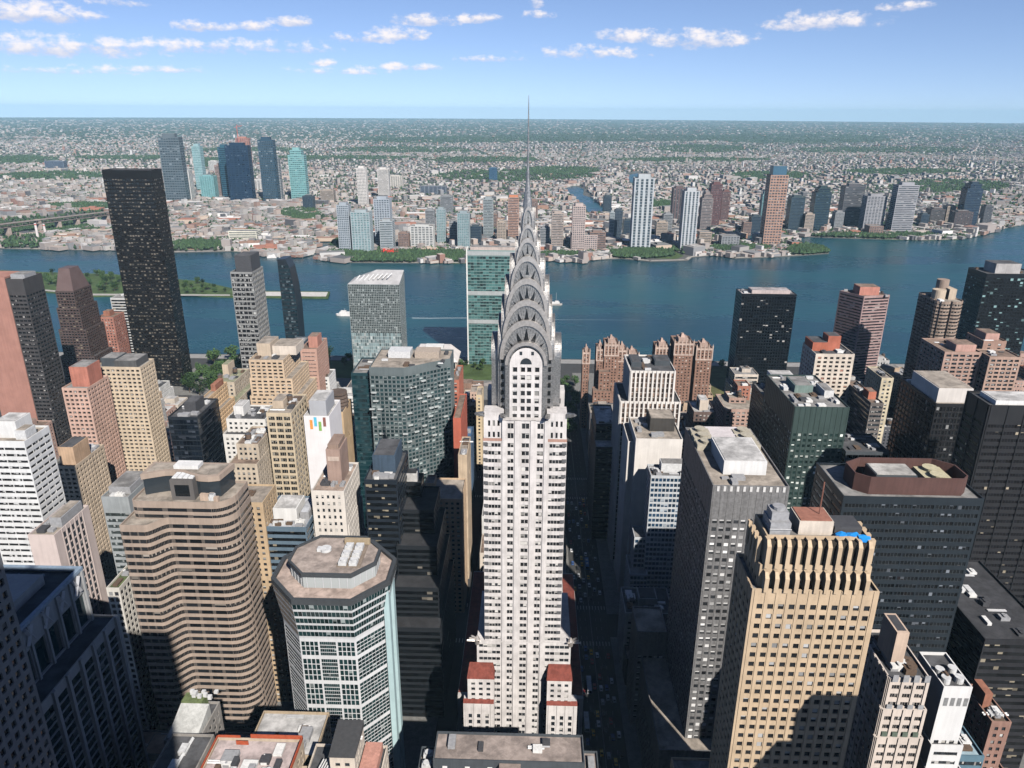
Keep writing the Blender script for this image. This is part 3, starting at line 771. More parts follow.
    fr = [(cx+dx0, cx+dx1, kd) for dx0, dx1, kd in ((-6.5, -5.4, 'w'), (-5.4, -3.4, 's'), (-3.4, -2.2, 'w'), (-2.2, -.25, 's'), (-.25, .25, 'w'), (.25, 2.2, 's'), (2.2, 3.4, 'w'), (3.4, 5.4, 's'), (5.4, 6.5, 'w'))]
    for k, (a, b_, kd) in enumerate(fr):
        if kd == 'w': B.quad((a, yf, 198), (b_, yf, 198), (b_, yf, zs), (a, yf, zs))
        else: facade(B, W, (a, yf), (b_, yf), 198, zs, dict(bw=100, fh=3.4, ww=.98, wh=.6, inset=.35, margin=.02, top=.1, sub=1), (300+k, 5))
    arc = [(cx+aw*math.cos(math.pi*i/20), yf, zs+ah*math.sin(math.pi*i/20)) for i in range(21)]
    for i in range(20): B.poly([(cx, yf, zs), arc[i+1], arc[i]][::-1])
    B.build('wall', WHT, root)
    put_windows(W, root, glass((.02, .022, .025), (.6, .58, .55), .38, .12, (.5, .48, .46)), False, 96)
    aw_ = MB(); n_ = 10
    rr = [(cx+2.3*math.cos(math.pi*i/n_), yf-.05, zs+.4+2.6*math.sin(math.pi*i/n_)) for i in range(n_+1)]
    aw_.poly(rr[::-1]); aw_.build('arched_window', G_DARK, root)
    for dx in (-2.6, 2.0):
        q = MB(); q.quad((cx+dx, yf-.05, zs+4.2), (cx+dx+1.1, yf-.05, zs+4.2), (cx+dx+1.1, yf-.05, zs+5.7), (cx+dx, yf-.05, zs+5.7)); q.build('window', G_DARK, root)
    # nested crossing arches in steel
    tiers = [(8.2, 14.0, 198, 221.5, 231), (10.4, 11.2, 190, 223, 239), (9.4, 9.9, 218, 230.5, 246.8), (8.2, 8.6, 228, 239.5, 255), (6.4, 6.8, 238, 249, 263.4), (4.4, 4.8, 249, 258, 270), (3.1, 3.5, 258, 265, 275), (2.0, 2.7, 266, 273, 281.5)]
    for ti, (hw, hl, zb, zs_, zp) in enumerate(tiers):
        S = MB(); RM = MB(); RB = MB(); N = 28
        pr = [(-hw, zb), (-hw, zs_)]+[(-hw*math.cos(math.pi*i/N), zs_+(zp-zs_)*math.sin(math.pi*i/N)**.92) for i in range(1, N)]+[(hw, zs_), (hw, zb)]
        for ax in (0, 1):
            def tr(u_, v_, z_): return (cx+u_, cy+v_, z_) if ax == 0 else (cx-v_, cy+u_, z_)
            for sg in (-1, 1):
                off = hl*sg; inner_hole = ti == 0 and ax == 0 and sg == -1
                fc = [tr(p[0], off, p[1]) for p in pr]
                if inner_hole:
                    k_ = .80
                    ip = [tr(p[0]*k_ if True else 0, off, zb if p[1] == zb else zs_+(p[1]-zs_)*k_) for p in pr]
                    for i in range(len(fc)-1): S.poly([fc[i], fc[i+1], ip[i+1], ip[i]])
                    bk = [(q[0], q[1]+1.2, q[2]) for q in ip]
                    for i in range(len(fc)-1): S.poly([ip[i], ip[i+1], bk[i+1], bk[i]])
                else: S.poly(fc if sg < 0 else fc[::-1])
                # raised rim around each arch face
                sc_o, sc_i, pj = (1.015, .87, .7) if ax == 0 else (1.0, .88, .12)
                def rp(p, k_): return (p[0]*k_, p[1] if p[1] <= zs_ else zs_+(p[1]-zs_)*k_)
                o2 = [tr(*(rp(p, sc_o)[0], off+pj*sg, rp(p, sc_o)[1])) for p in pr[1:-1]]; i2 = [tr(*(rp(p, sc_i)[0], off+pj*sg, rp(p, sc_i)[1])) for p in pr[1:-1]]
                o3 = [tr(*(rp(p, sc_o)[0], off-.3*sg, rp(p, sc_o)[1])) for p in pr[1:-1]]; i3 = [tr(*(rp(p, sc_i)[0], off, rp(p, sc_i)[1])) for p in pr[1:-1]]
                for i in range(len(o2)-1):
                    for q in ((o2[i], o2[i+1], i2[i+1], i2[i]), (o3[i], o3[i+1], o2[i+1], o2[i]), (i2[i], i2[i+1], i3[i+1], i3[i])): RM.poly(list(q))
                # radial ribs and triangular windows on the arch face
                if ti > 0:
                    cz = zs_; hh = zp-zs_
                    for i in range(1, 24):
                        th = math.pi*i/24; c_, s_ = -math.cos(th), math.sin(th)
                        pa = (c_*hw*.30, cz+s_*hh*.30); pb = (c_*hw*.86, cz+s_*hh*.86)
                        tn = (s_*.085, -c_*.085)
                        RB.poly([tr(pa[0]-tn[0], off+.14*sg, pa[1]-tn[1]), tr(pa[0]+tn[0], off+.14*sg, pa[1]+tn[1]), tr(pb[0]+tn[0], off+.14*sg, pb[1]+tn[1]), tr(pb[0]-tn[0], off+.14*sg, pb[1]-tn[1])])
                        for e in (-1, 1):
                            RB.poly([tr(pa[0]+e*tn[0], off+.14*sg, pa[1]+e*tn[1]), tr(pb[0]+e*tn[0], off+.14*sg, pb[1]+e*tn[1]), tr(pb[0]+e*tn[0], off, pb[1]+e*tn[1]), tr(pa[0]+e*tn[0], off, pa[1]+e*tn[1])])
                    nw = 5 if ti < 4 else (3 if ti < 6 else 1)
                    if sg < 0 or ax == 1:
                        for i in range(nw):
                            th = math.radians(90+(i-(nw-1)/2)*(29 if nw == 5 else 38)); c_, s_ = math.cos(th), math.sin(th)
                            r0, r1 = .50, .80; wd_ = hw*.10
                            bx_, bz_ = c_*hw*r0, cz+s_*hh*r0; tx_, tz_ = c_*hw*r1*.98, cz+s_*hh*r1
                            tn = (s_*wd_, -c_*wd_)
                            q = MB(); tri = [tr(bx_-tn[0], off+.2*sg, bz_-tn[1]), tr(bx_+tn[0], off+.2*sg, bz_+tn[1]), tr(tx_, off+.2*sg, tz_)]
                            q.poly(tri); q.build('triangular_window', G_BLK, root)
            for i in range(len(pr)-1):
                S.poly([tr(pr[i][0], -hl, pr[i][1]), tr(pr[i][0], hl, pr[i][1]), tr(pr[i+1][0], hl, pr[i+1][1]), tr(pr[i+1][0], -hl, pr[i+1][1])])
        me = S.build('crown_arch', STEEL, root); RM.build('arch_rim', STEEL_L, me)
        if RB.f: RB.build('sunburst_ribs', STEEL_R, me)
    # windows in the steel walls beside the arched face
    for sx_ in (-9.5, 9.5):
        for k in range(7):
            q = MB(); xx = cx+sx_; q.quad((xx-.55, cy-11.55, 201+3.4*k), (xx+.55, cy-11.55, 201+3.4*k), (xx+.55, cy-11.55, 202.9+3.4*k), (xx-.55, cy-11.55, 202.9+3.4*k)); q.build('window', G_BLK, root)
    # spire
    S = MB()
    prof = [(262, 4.0), (269, 3.35), (275, 2.65), (281, 1.9), (286, 1.3), (290.5, .8), (296, .48), (307, .32), (321.5, .1)]
    for (za, ra), (zb_, rb) in zip(prof, prof[1:]): S.cyl(cx-.3, cy, za, zb_, ra, rb, 8, False)
    S.build('spire', STEEL, root)
    # eagle gargoyles at the shoulders, winged caps at the 31st floor
    for (x, y, dx, dy) in ((-18.6, 275.6, -1, -.35), (14.8, 275.6, 1, -.35), (-11.2, 274.6, .3, -1), (7.4, 274.6, -.3, -1)):
        g = MB(); d = Vector((dx, dy, 0)).normalized(); s_ = Vector((-d.y, d.x, 0))
        z = 201.2; o = Vector((x, y, z))
        sec = [(0, .8, .9), (1.5, .75, .8), (2.5, .5, .62), (3.1, .6, .55), (4.0, .15, .18)]
        rings = [[o+d*l+s_*w_*a+Vector((0, 0, h*b_+.15*l)) for a, b_ in ((-1, -1), (1, -1), (1, 1), (-1, 1))] for l, w_, h in sec]
        for r0, r1 in zip(rings, rings[1:]):
            for i in range(4): g.poly([tuple(r0[i]), tuple(r0[(i+1) % 4]), tuple(r1[(i+1) % 4]), tuple(r1[i])])
        g.poly([tuple(k) for k in rings[-1]]); g.build('eagle_gargoyle', STEEL, root)
    for (x, sg) in ((-22.4, -1), (19.9, 1)):
        g = MB(); g.cyl(x, 274.6, 88.5, 91, 1.1, 1.3, 10); g.cyl(x, 274.6, 91, 93, 1.3, .3, 10)
        for k in range(3): g.bar((x, 274.6, 90+k*.7), (x+sg*(4.6-k), 273.4, 91.2+k*1.3), .34)
        g.bar((x, 274.6, 90), (x-sg*1.5, 272.0, 92), .3)
        g.build('winged_ornament', STEEL_L, root)
    # lower stepped wings with red roofs either side of the entrance front
    for k, (x0, x1, xo0, xo1) in enumerate(((-26.6, -14.6, -28.6, -14.6), (9.6, 20.8, 9.6, 23.6))):
        wb = MB(); ww = []
        st1 = dict(bw=3.0, fh=3.5, ww=.5, wh=.55, inset=.35, margin=.8, top=1.2)
        for (a, b_, y0, z0, z1, ss) in ((x0, x1, 268.5, 60.5, 74, st1), (xo0, xo1, 267, 0, 61, dict(bw=3.4, fh=3.5, ww=.42, wh=.75, inset=.5, margin=1.2, top=5.5, pier=.3, pw=.8))):
            facade(wb, ww, (a, y0), (b_, y0), z0, z1, ss, (int(z0), k+700))
            facade(wb, ww, (b_, y0), (b_, 274.1), z0, z1, st1, (int(z0), k+800)); wb.quad((a, 274.1, z0), (a, y0, z0), (a, y0, z1), (a, 274.1, z1))
        wb.poly([(xo0, 267, 61), (xo1, 267, 61), (xo1, 274.1, 61), (xo0, 274.1, 61)])
        wg = wb.build('wing', WHT, root)
        put_windows(ww, wg, G_DARK, False, 30)
        rf = MB(); rf.poly([(x0-.3, 268.2, 74), (x1+.3, 268.2, 74), (x1-.6, 274.1, 78.5), (x0+.6, 274.1, 78.5)]); rf.poly([(x1+.3, 268.2, 74), (x1+.3, 274.1, 74), (x1-.6, 274.1, 78.5)]); rf.poly([(x0-.3, 274.1, 74), (x0-.3, 268.2, 74), (x0+.6, 274.1, 78.5)])
        rf.poly([(xo0, 266.8, 61.2), (xo1, 266.8, 61.2), (xo1, 268.6, 62.4), (xo0, 268.6, 62.4)])
        rf.build('tiled_roof', REDROOF, wg)
    # broad base behind and beside
    bb = MB(); bw_ = []
    for (x0, x1, y0, y1, z) in ((-30.5, 26.5, 259, 266.9, 12), (-32, -22.7, 275, 375, 58), (20.2, 27, 275, 375, 58), (-22.5, 20, 312.2, 375, 62)):
        for (a, b_) in (((x0, y0), (x1, y0)), ((x1, y0), (x1, y1))):
            facade(bb, bw_, a, b_, 0, z, dict(bw=3.4, fh=3.6, ww=.5, wh=.55, inset=.3), (int(x0), 900))
        bb.quad((x1, y1, 0), (x0, y1, 0), (x0, y1, z), (x1, y1, z)); bb.quad((x0, y1, 0), (x0, y0, 0), (x0, y0, z), (x0, y1, z)); bb.poly([(x0, y0, z), (x1, y0, z), (x1, y1, z), (x0, y1, z)])
    ba = bb.build('base', wall((.5, .47, .45), .2), root); put_windows(bw_, ba, G_DARK, False, 20)
    for (x0, x1) in ((20.4, 26.8), (-31.8, -23)):
        m2 = MB(); m2.box(x0, x1, 277, 374, 58.05, 58.3); m2.build('red_roof', REDROOF, root)
chrysler()

# ================================================================ nearer Manhattan towers
TAN = wall((.52, .395, .27), .14, .85, .15); CREAM = wall((.62, .54, .46), .16); BEIGE = wall((.50, .42, .33), .18); LTAN = wall((.52, .42, .32), .16)
WHITE = wall((.70, .69, .68), .12); GREYC = wall((.36, .35, .35), .15); BRICK = wall((.33, .15, .10), .25, .9, .3); BROWN = wall((.27, .16, .12), .25, .9, .3); PINK = wall((.48, .29, .24), .2); CHAR = wall((.045, .047, .05), .15, .5); DKST = wall((.075, .085, .095), .15, .45)
NAVY = wall((.02, .025, .032), .15, .35)

def chanin():
    x0, x1 = 66.5, 103.5
    st = dict(bw=3.1, fh=3.55, ww=.55, wh=.53, inset=.3, margin=1.2, top=4.2, pier=.16, pw=.8)
    tiers = [(rect(57.5, 114, 185.0, 224), 0, 78), (rect(x0-.1, x1+.1, 186.0, 204.8), 77, 184), (rect(x0+2.0, x1-2.4, 188.2, 203.8), 183, 191), (rect(x0+3.6, x1-3.6, 190.6, 203), 190, 199.5, None)]
    root = tower('buttressed_tower', 'tall tan brick tower with a buttressed crown and blue tarps on its roof', tiers, TAN, glass((.02, .022, .025), (.5, .5, .5), .3, .1, (.2, .18, .15)), ROOF_G, st, clut=0, maxwin=100)
    # crown buttresses
    bt = MB(); n = 11; a, b_ = x0+2.2, x1-2.6
    for i in range(n):
        x = a+(b_-a)*(i+.5)/n; hw = .62
        for (y0, y1, z0, z1) in ((187.4, 190.7, 190.2, 199.3), (185.4, 188.3, 183.2, 189.6)):
            bt = MB(); bt.prism([(x-hw, y0), (x+hw, y0), (x+hw, y1), (x-hw, y1)], z0, z1-1.6, False)
            bt.quad((x-hw, y0, z1-1.6), (x+hw, y0, z1-1.6), (x+hw*.8, y0+1.2, z1), (x-hw*.8, y0+1.2, z1)); bt.poly([(x-hw*.8, y0+1.2, z1), (x+hw*.8, y0+1.2, z1), (x+hw, y1, z1), (x-hw, y1, z1)])
            bt.quad((x+hw, y0, z1-1.6), (x+hw, y1, z1-1.6), (x+hw, y1, z1), (x+hw*.8, y0+1.2, z1)); bt.quad((x-hw, y1, z1-1.6), (x-hw, y0, z1-1.6), (x-hw*.8, y0+1.2, z1), (x-hw, y1, z1))
            bt.build('buttress', TAN, root)
    for i in range(4):
        y = 191.5+i*3.2
        for xx, s in ((x0+2.4, -1), (x1-2.6, 1)):
            q = MB(); q.box(min(xx, xx+s*1.2), max(xx, xx+s*1.2), y-.7, y+.7, 190.2, 198.3); q.build('buttress', TAN, root)
    dk = plain((.035, .028, .02), .95)
    for i in range(n+1):
        x = a+(b_-a)*i/n
        if i in (0, n): continue
        q = MB(); q.box(x-.93, x+.93, 188.7, 190.55, 190.2, 198.5); q.build('recess_shade_bay', dk, root)  # dark boxes fill the gaps, the recess shade put into their colour
    # roof: cream penthouse with rusty roof, cooling tower, mast
    q = MB(); q.box(80, 90, 193, 201.5, 198.5, 203); q.build('penthouse', CREAM, root)
    q = MB(); q.box(80.4, 89.6, 193.4, 201.1, 203, 203.3); q.build('penthouse_roof', RUST, root)
    q = MB(); q.bar((87, 197, 203), (87, 197, 214), .14); q.build('mast', RUST, root)
    q = MB(); q.box(71.5, 77.5, 192.5, 200, 198.5, 202.5); q.box(72, 77, 194, 199, 202.5, 205.2); q.cyl(74.5, 196.5, 205.2, 206.2, 1.8, None, 12)
    for k in range(5): q.bar((71.3, 192.3+k*1.6, 200.5), (77.7, 192.3+k*1.6, 200.5), .18)
    q.build('cooling_tower', METAL, root)
    q = MB(); q.box(91, 99, 194, 201, 198.5, 200.7); q.build('penthouse', DARKM, root)
    TARP = plain((.02, .28, .75), .5)
    for i, (x, y) in enumerate(((92.2, 191.8), (95.3, 191.9), (98.2, 190.4))):
        tq = MB()
        rr = [(x+(1.5+.7*R.random())*math.cos(6.283*k/9), y+(.9+.4*R.random())*math.sin(6.283*k/9), 199.6+.5*R.random()) for k in range(9)]
        top = (x, y, 199.7+R.random()*.5)
        for k in range(9): tq.poly([rr[k], rr[(k+1) % 9], top]); tq.poly([(rr[k][0], rr[k][1], 198.55), (rr[(k+1) % 9][0], rr[(k+1) % 9][1], 198.55), rr[(k+1) % 9], rr[k]])
        o = tq.build('tarpaulin', TARP); tag(o, 'bright blue tarpaulin bundled on the roof corner of the tan buttressed tower', 'tarpaulin', 'blue tarpaulins on the tan tower')
chanin()

# grey embossed steel tower
mobw = wall((.23, .225, .225), .22, .55, .8, .25)
root = bx('office_tower', 'grey pressed-steel office tower with a flat white-boxed roof, behind the tan tower', 713, 790, 486, 266, 58, mobw, glass((.03, .032, .035), (.8, .79, .78), .72, .0, rough=.2), dict(bw=2.75, fh=3.7, ww=.66, wh=.5, inset=.18, margin=.8, top=14.5, base=4, pier=.12, pw=.5), ROOF_T,
   low=[(-13, -4, -8, 20, 46), (-16, -31, 53, 16, 62), (25, 8, -7, 2, 46)], pents=[(.22, .8, .2, .62, 5.2, WHITE)], clut=12, maxwin=100)
for ix in range(2):
    for iy in range(3):
        q = MB(); x, y, z = 78.6+ix*19.5, 303+iy*6.6, 174.6
        q.box(x-4.2, x+4.2, y-2.6, y+2.6, z, z+3.2); q.cyl(x, y, z+3.2, z+4.6, 2.3, 2.6, 14); q.build('cooling_tower', plain((.42, .38, .3), .7), root)
q = MB(); q.box(81, 97, 301, 322, 174.6, 177.4); q.build('penthouse', wall((.6, .55, .55), .15), root)
q = MB()
for k in range(11):
    xx = 75.3+k*2.62; q.box(xx, xx+1.0, 265.75, 266.02, 173.4, 175.6)
q.build('parapet_panel', wall((.6, .59, .58), .1), root)

# 622-like big dark slab with brown penthouse ring
big = bx('office_tower', 'broad dark grey-blue office slab with a brown walled roof plant', 843.5, 985, 497.5, 273, 31, wall((.024, .031, .038), .12, .4), glass((.006, .008, .010), (.2, .22, .25), .10, .08, (.07, .08, .09), rough=.1), dict(bw=8.6, fh=3.9, ww=.93, wh=.46, sub=6, inset=.2, margin=.8, top=2.2), ROOF_G, clut=0, maxwin=100)
z = atY(900, 497.5, 273)[1]
BRW = wall((.11, .06, .052), .15, .6)
q = MB(); X0, X1 = 136, 182
oct_ = [(X0+5, 277), (X1-3, 277), (X1, 280), (X1, 290), (X1-7, 296), (X0+8, 296), (X0, 291), (X0, 281)]
ins_ = inset(oct_, .5)
n = len(oct_)
for i in range(n):
    j = (i+1) % n
    q.quad((*oct_[i], z-1), (*oct_[j], z-1), (*oct_[j], z+7), (*oct_[i], z+7)); q.quad((*ins_[j], z-1), (*ins_[i], z-1), (*ins_[i], z+7), (*ins_[j], z+7)); q.quad((*oct_[i], z+7), (*oct_[j], z+7), (*ins_[j], z+7), (*ins_[i], z+7))
q.build('plant_screen', BRW, big)
q = MB(); q.box(X0+9, X0+26, 281, 292, z-1, z+6); q.build('penthouse', DKST, big)
q = MB(); q.box(X0+9.5, X0+25.5, 281.4, 291.6, z+6, z+6.3); q.build('penthouse_roof', roofm((.45, .43, .4)), big)
q = MB(); q.box(X0+30, X0+41, 280, 293, z-1, z+4.5); q.cyl(X0+35.5, 283.3, z+4.5, z+6, 2.9, 3.2, 14); q.cyl(X0+35.5, 289.8, z+4.5, z+6, 2.9, 3.2, 14); q.build('cooling_tower', plain((.5, .45, .3), .6), big)
q = MB()
for k in range(6): q.bar((X0+12+k*4, 278, z), (X0+15+k*4, 281, z+5), .25)
q.build('plant_frame', DARKM, big)

bx('office_tower', 'dark grey gridded office tower cropped by the right edge', 989.6, 1100, 406, 340, 20, wall((.026, .026, .028), .12, .5), glass((.006, .006, .008), (.4, .34, .25), .06, .06, (.04, .04, .04), lit=.0), dict(bw=8.2, fh=3.75, ww=.9, wh=.46, sub=5, inset=.2, margin=1, top=9, pier=.35, pw=.5), ROOF_D, pents=[(.08, .9, .12, .8, 1.4, WHITE)], clut=6, maxwin=100)
bx('office_tower', 'black gridded office tower with a big white box on its roof', 936.5, 985, 404, 415, 46, wall((.02, .02, .022), .12, .5), glass((.006, .007, .009), (.3, .3, .3), .1, .1, (.06, .06, .06)), dict(bw=4.0, fh=3.8, ww=.86, wh=.72, sub=2, inset=.3, margin=.4, top=1.5), ROOF_T, pents=[(.08, .8, .1, .8, 8, wall((.62, .58, .55), .1))], clut=6, maxwin=80)
bx('office_tower', 'dark green glass office tower with a cluttered flat roof', 795, 850, 407, 430, 60, wall((.05, .075, .07), .12, .4), glass((.015, .03, .028), (.75, .8, .76), .36, .12, (.05, .075, .07)), dict(bw=3.3, fh=3.8, ww=.62, wh=.5, sub=1, inset=.2, margin=.5, top=17, pier=.2, pw=.5), ROOF_G, pents=[(.25, .6, .45, .75, 4, wall((.2, .27, .25))), (.72, .9, .3, .55, 4, METAL2)], clut=16, maxwin=90)  # pale blind colour stands in for lit windows
bx('office_block', 'dark tower with small white box, left of the green glass tower', 764, 800, 397, 500, 30, CHAR, G_BLK, dict(bw=3, fh=3.6, ww=.7, wh=.5, inset=.2), ROOF_G, pents=[(.35, .98, .25, .9, 11, WHITE)], clut=4, maxwin=20)

# dark glass tower by the river and friends
bx('apartment_tower', 'black glass slab tower on the river bank, right of the brick gothic pair', 742, 797, 294, 830, 26, wall((.01, .012, .015), .1, .3), glass((.004, .006, .009), (.4, .38, .36), .06, .06, (.02, .02, .025)), dict(bw=3, fh=3.6, ww=.9, wh=.75, sub=1, inset=.15, margin=.3, top=3), roofm((.4, .36, .36)), pents=[(.2, .9, .2, .8, 3, wall((.5, .42, .4)))], clut=6, maxwin=20)
def rot_tower(name, label, pts, Yc, wm, gm, st, rm, **k):
    pass
def ptower(name, label, edge, d, wm, gm, st, rm, **k):
    """polygon tower from roof-corner pixels with distances, front edges left to right, closed by a back line"""
    P0 = []; zs = []
    for (px, py, Y) in edge:
        X, Z = atY(px, py, Y); P0.append((X, Y)); zs.append(Z)
    Z = sum(zs)/len(zs); yb = max(p[1] for p in P0)+d
    poly = P0+[(P0[-1][0], yb), (P0[0][0], yb)]
    if k.pop('diamond', False): poly = P0+[(P0[0][0]+P0[-1][0]-P0[1][0], P0[0][1]+P0[-1][1]-P0[1][1])]
    return tower(name, label, [(poly, 0, Z)], wm, gm, rm, st, **k), poly, Z
ptower('apartment_tower', 'pink and dark banded apartment tower with a pink roof house', [(840, 289, 812), (864, 297.5, 786), (890, 295, 794)], 20, wall((.36, .25, .24), .15), glass((.02, .02, .025), (.4, .35, .33), .2), dict(bw=400, fh=3.3, ww=.96, wh=.52, sub=10, band=True, margin=.5, inset=.4, join=True), ROOF_B, diamond=True, pents=[(.3, .75, .25, .75, 8, wall((.5, .22, .17)))], clut=5, maxwin=60)
def corinthian():
    x0, z = atY(940, 301, 690); x1, _ = atY(962, 302, 690)
    def scal(a, b_, n, r):
        a = Vector(a); b_ = Vector(b_); u = (b_-a)/n; nn = Vector((u.y, -u.x)).normalized(); out = []
        for i in range(n):
            for k in range(5):
                th = math.pi*k/5
                out.append(tuple(a+u*i+u*(.5-.5*math.cos(th))+nn*r*math.sin(th)))
        return out
    w_ = x1-x0; y0, y1 = 690, 727
    poly = scal((x0, y0), (x1, y0), 2, 3.2)+scal((x1, y0), (x1, y1), 3, 3)+[(x1, y1), (x0, y1)]+scal((x0, y1), (x0, y0), 5, 3)
    tw = wall((.33, .25, .2), .15)
    root = tower('apartment_tower', 'brown scalloped tower of round bays with a drum on top', [(poly, 0, z)], tw, glass((.02, .02, .022), (.35, .3, .25), .2), ROOF_T, dict(bw=400, fh=3.3, ww=.97, wh=.5, sub=3, band=True, margin=0.0, inset=.3, join=True), clut=6, maxwin=70)
    q = MB(); q.cyl(x0+w_*.55, 712, z-1, z+16, 5.5, None, 20); q.build('roof_drum', tw, root)
    q = MB(); q.cyl(x0+w_*.25, 704, z-1, z+8, 6, None, 20); q.build('roof_drum', LTAN, root)
    q = MB(); q.box(x0+w_*.62, x0+w_*.95, 700, 720, z-1, z+9); q.build('penthouse', LTAN, root)
corinthian()
bx('apartment_tower', 'tall black glass tower at the right edge with a grey roof box', 987, 1040, 274, 760, 34, wall((.012, .014, .017), .1, .3), glass((.006, .008, .01), (.25, .4, .4), .16, .08, (.02, .02, .02)), dict(bw=3.4, fh=3.5, ww=.88, wh=.72, sub=1, inset=.2, margin=.3, top=4), ROOF_D, pents=[(.22, .7, .2, .8, 9, wall((.4, .38, .37)))], clut=3, maxwin=40)
pst = dict(bw=5.2, fh=3.5, ww=.72, wh=.58, inset=.7, margin=1, sub=2, top=1.5)
bx('apartment_block', 'pinkish brown balconied block, left half of the pair by the right edge', 945, 982, 352, 600, 40, wall((.40, .27, .22), .18), G_DARK, pst, ROOF_B, pents=[(.35, .9, .1, .5, 5, PINK)], clut=5, maxwin=60)
bx('apartment_tower', 'pinkish brown tower house rising between the balconied blocks', 984, 1007, 341, 612, 26, wall((.36, .23, .18), .18), G_DARK, dict(bw=9, fh=3.5, ww=.3, wh=.6, inset=.4), ROOF_B, pents=[(.2, .8, .2, .8, 5, PINK)], clut=2, maxwin=20)
bx('apartment_block', 'pinkish brown balconied block, right half of the pair by the right edge', 990, 1022, 357, 590, 22, wall((.42, .29, .23), .18), G_DARK, pst, ROOF_B, clut=4, maxwin=60)
bx('apartment_tower', 'cream apartment tower with red brick inset and a red roof house', 816, 855, 354, 560, 30, CREAM, glass((.02, .02, .02), (.4, .2, .15), .3), dict(bw=4.6, fh=3.4, ww=.55, wh=.55, inset=.35, margin=1), ROOF_D, pents=[(.02, .42, .35, .95, 6, wall((.40, .13, .08))), (.42, .75, .4, .8, 11, wall((.42, .14, .09)))], clut=5, maxwin=60)
bx('office_block', 'dark banded block with tan edge and a red box on its brown roof', 871, 884, 403, 520, 50, wall((.16, .14, .13), .2), G_DARK, dict(bw=400, fh=3.6, ww=.96, wh=.5, sub=10, inset=.35, margin=.4), ROOF_B, pents=[(.2, .8, .2, .4, 5, wall((.45, .16, .1)))], clut=6, maxwin=60)
bx('apartment_block', 'narrow pale yellow block beside the black gridded tower', 882, 894, 378, 590, 30, wall((.58, .5, .36)), G_DARK, PUNCH, ROOF_T, clut=3, maxwin=20)
bx('office_block', 'small dark glass block below the green glass tower', 846, 890, 452, 440, 30, DKST, G_BLK, dict(bw=4, fh=3.8, ww=.9, wh=.7, inset=.2), ROOF_D, clut=6, maxwin=30)

# white striped tower with slim piers, the block in front of it
root = bx('office_tower', 'white office tower with bold vertical stripes of piers and windows', 631, 676, 371, 480, 36, wall((.70, .66, .62), .1), glass((.06, .04, .032), (.32, .22, .17), .45), dict(bw=3.0, fh=3.6, ww=.5, wh=.93, inset=.3, margin=.6, top=1.5, pier=.55, pw=1.25), ROOF_D, low=[(-6, 5, -1.5, .5, 128)], pents=[(.05, .28, .3, .8, 2.5, DKST), (.6, .95, .4, .8, 2.5, DKST)], clut=8, maxwin=100)
root = bx('office_tower', 'cream tower with dark plant box standing in front of the white striped tower', 636, 683, 439, 432, 36, wall((.66, .62, .58), .1), glass(prob=.1), dict(bw=50, fh=60, ww=.1, wh=.1, inset=.3, top=6), ROOF_T, low=[(-4, .4, 6, .5, 116)], pents=[(.36, .9, .4, .85, 8, wall((.06, .055, .05)))], clut=3, maxwin=0,
   edge_st={(1, 0): dict(bw=60, fh=60, ww=.05, wh=.05, inset=.3, top=6)})
bx('office_block', 'narrow blue-and-white gridded glass building between cream and grey towers', 651, 690, 476, 408, 16, wall((.5, .52, .54), .12, .5), glass((.015, .04, .075), (.4, .45, .5), .2, .1, (.35, .37, .4)), dict(bw=2.4, fh=3.5, ww=.86, wh=.62, inset=.1, margin=.2, top=1), ROOF_G, low=[(-7, -20, 2, .5, 62), (-9.5, -22, -6, .5, 40)], pents=[(.3, .95, .4, .9, 5, METAL2)], clut=12, maxwin=60)
bx('office_block', 'dark low office block with white roof edges beside the wide street', 596, 616, 424, 520, 40, CHAR, G_BLK, dict(bw=400, fh=3.9, ww=.97, wh=.55, sub=10, inset=.3, margin=.3, top=1), ROOF_W, low=[(-.8, 2, -14, .5, 80)], clut=5, maxwin=30)

# gothic brick apartment pair
def tudor(label, specs, Y):
    root = None; tiers = []
    sts = dict(bw=3.4, fh=3.1, ww=.42, wh=.5, inset=.25, margin=.9, top=1.2)
    for (xl, xr, yt, dy, d) in specs:
        X0, X1, Z = fpoly(xl, xr, yt, Y+dy, d); tiers.append((rect(X0, X1, Y+dy, Y+dy+d), 0, Z))
    root = tower('apartment_block', label, tiers, BROWN, glass((.02, .02, .02), (.6, .55, .5), .3), ROOF_B, sts, clut=0, maxwin=90, amin=1.2)
    tr = MB(); lt = wall((.52, .40, .34), .2)
    for (xl, xr, yt, dy, d) in specs:
        X0, X1, Z = fpoly(xl, xr, yt, Y+dy, d)
        if Z < 70: continue
        n_ = max(2, int((X1-X0)/3.2))
        for i in range(n_+1):
            x = X0+(X1-X0)*i/n_
            tr.box(x-.55, x+.55, Y+dy-.5, Y+dy+.5, Z-13, Z+2.2)
            tr.cyl(x, Y+dy, Z+2.2, Z+4.2, .5, .05, 4, False)
        tr.box(X0+.3, X1-.3, Y+dy-.3, Y+dy-.02, Z-2.4, Z-.4); tr.box(X0+.3, X1-.3, Y+dy-.3, Y+dy-.02, Z-13, Z-11.6)
        b_ = MB(); w_ = X1-X0
        b_.box(X0+w_*.25, X1-w_*.25, Y+dy+d*.25, Y+dy+d*.75, Z-1, Z+3); b_.prism([(X0+w_*.38, Y+dy+d*.35), (X1-w_*.38, Y+dy+d*.35), (X1-w_*.38, Y+dy+d*.65), (X0+w_*.38, Y+dy+d*.65)], Z+3, Z+6.5, scale=.5)
        b_.build('roof_house', wall((.42, .3, .25), .2), root)
    tr.build('terracotta_trim', lt, root)
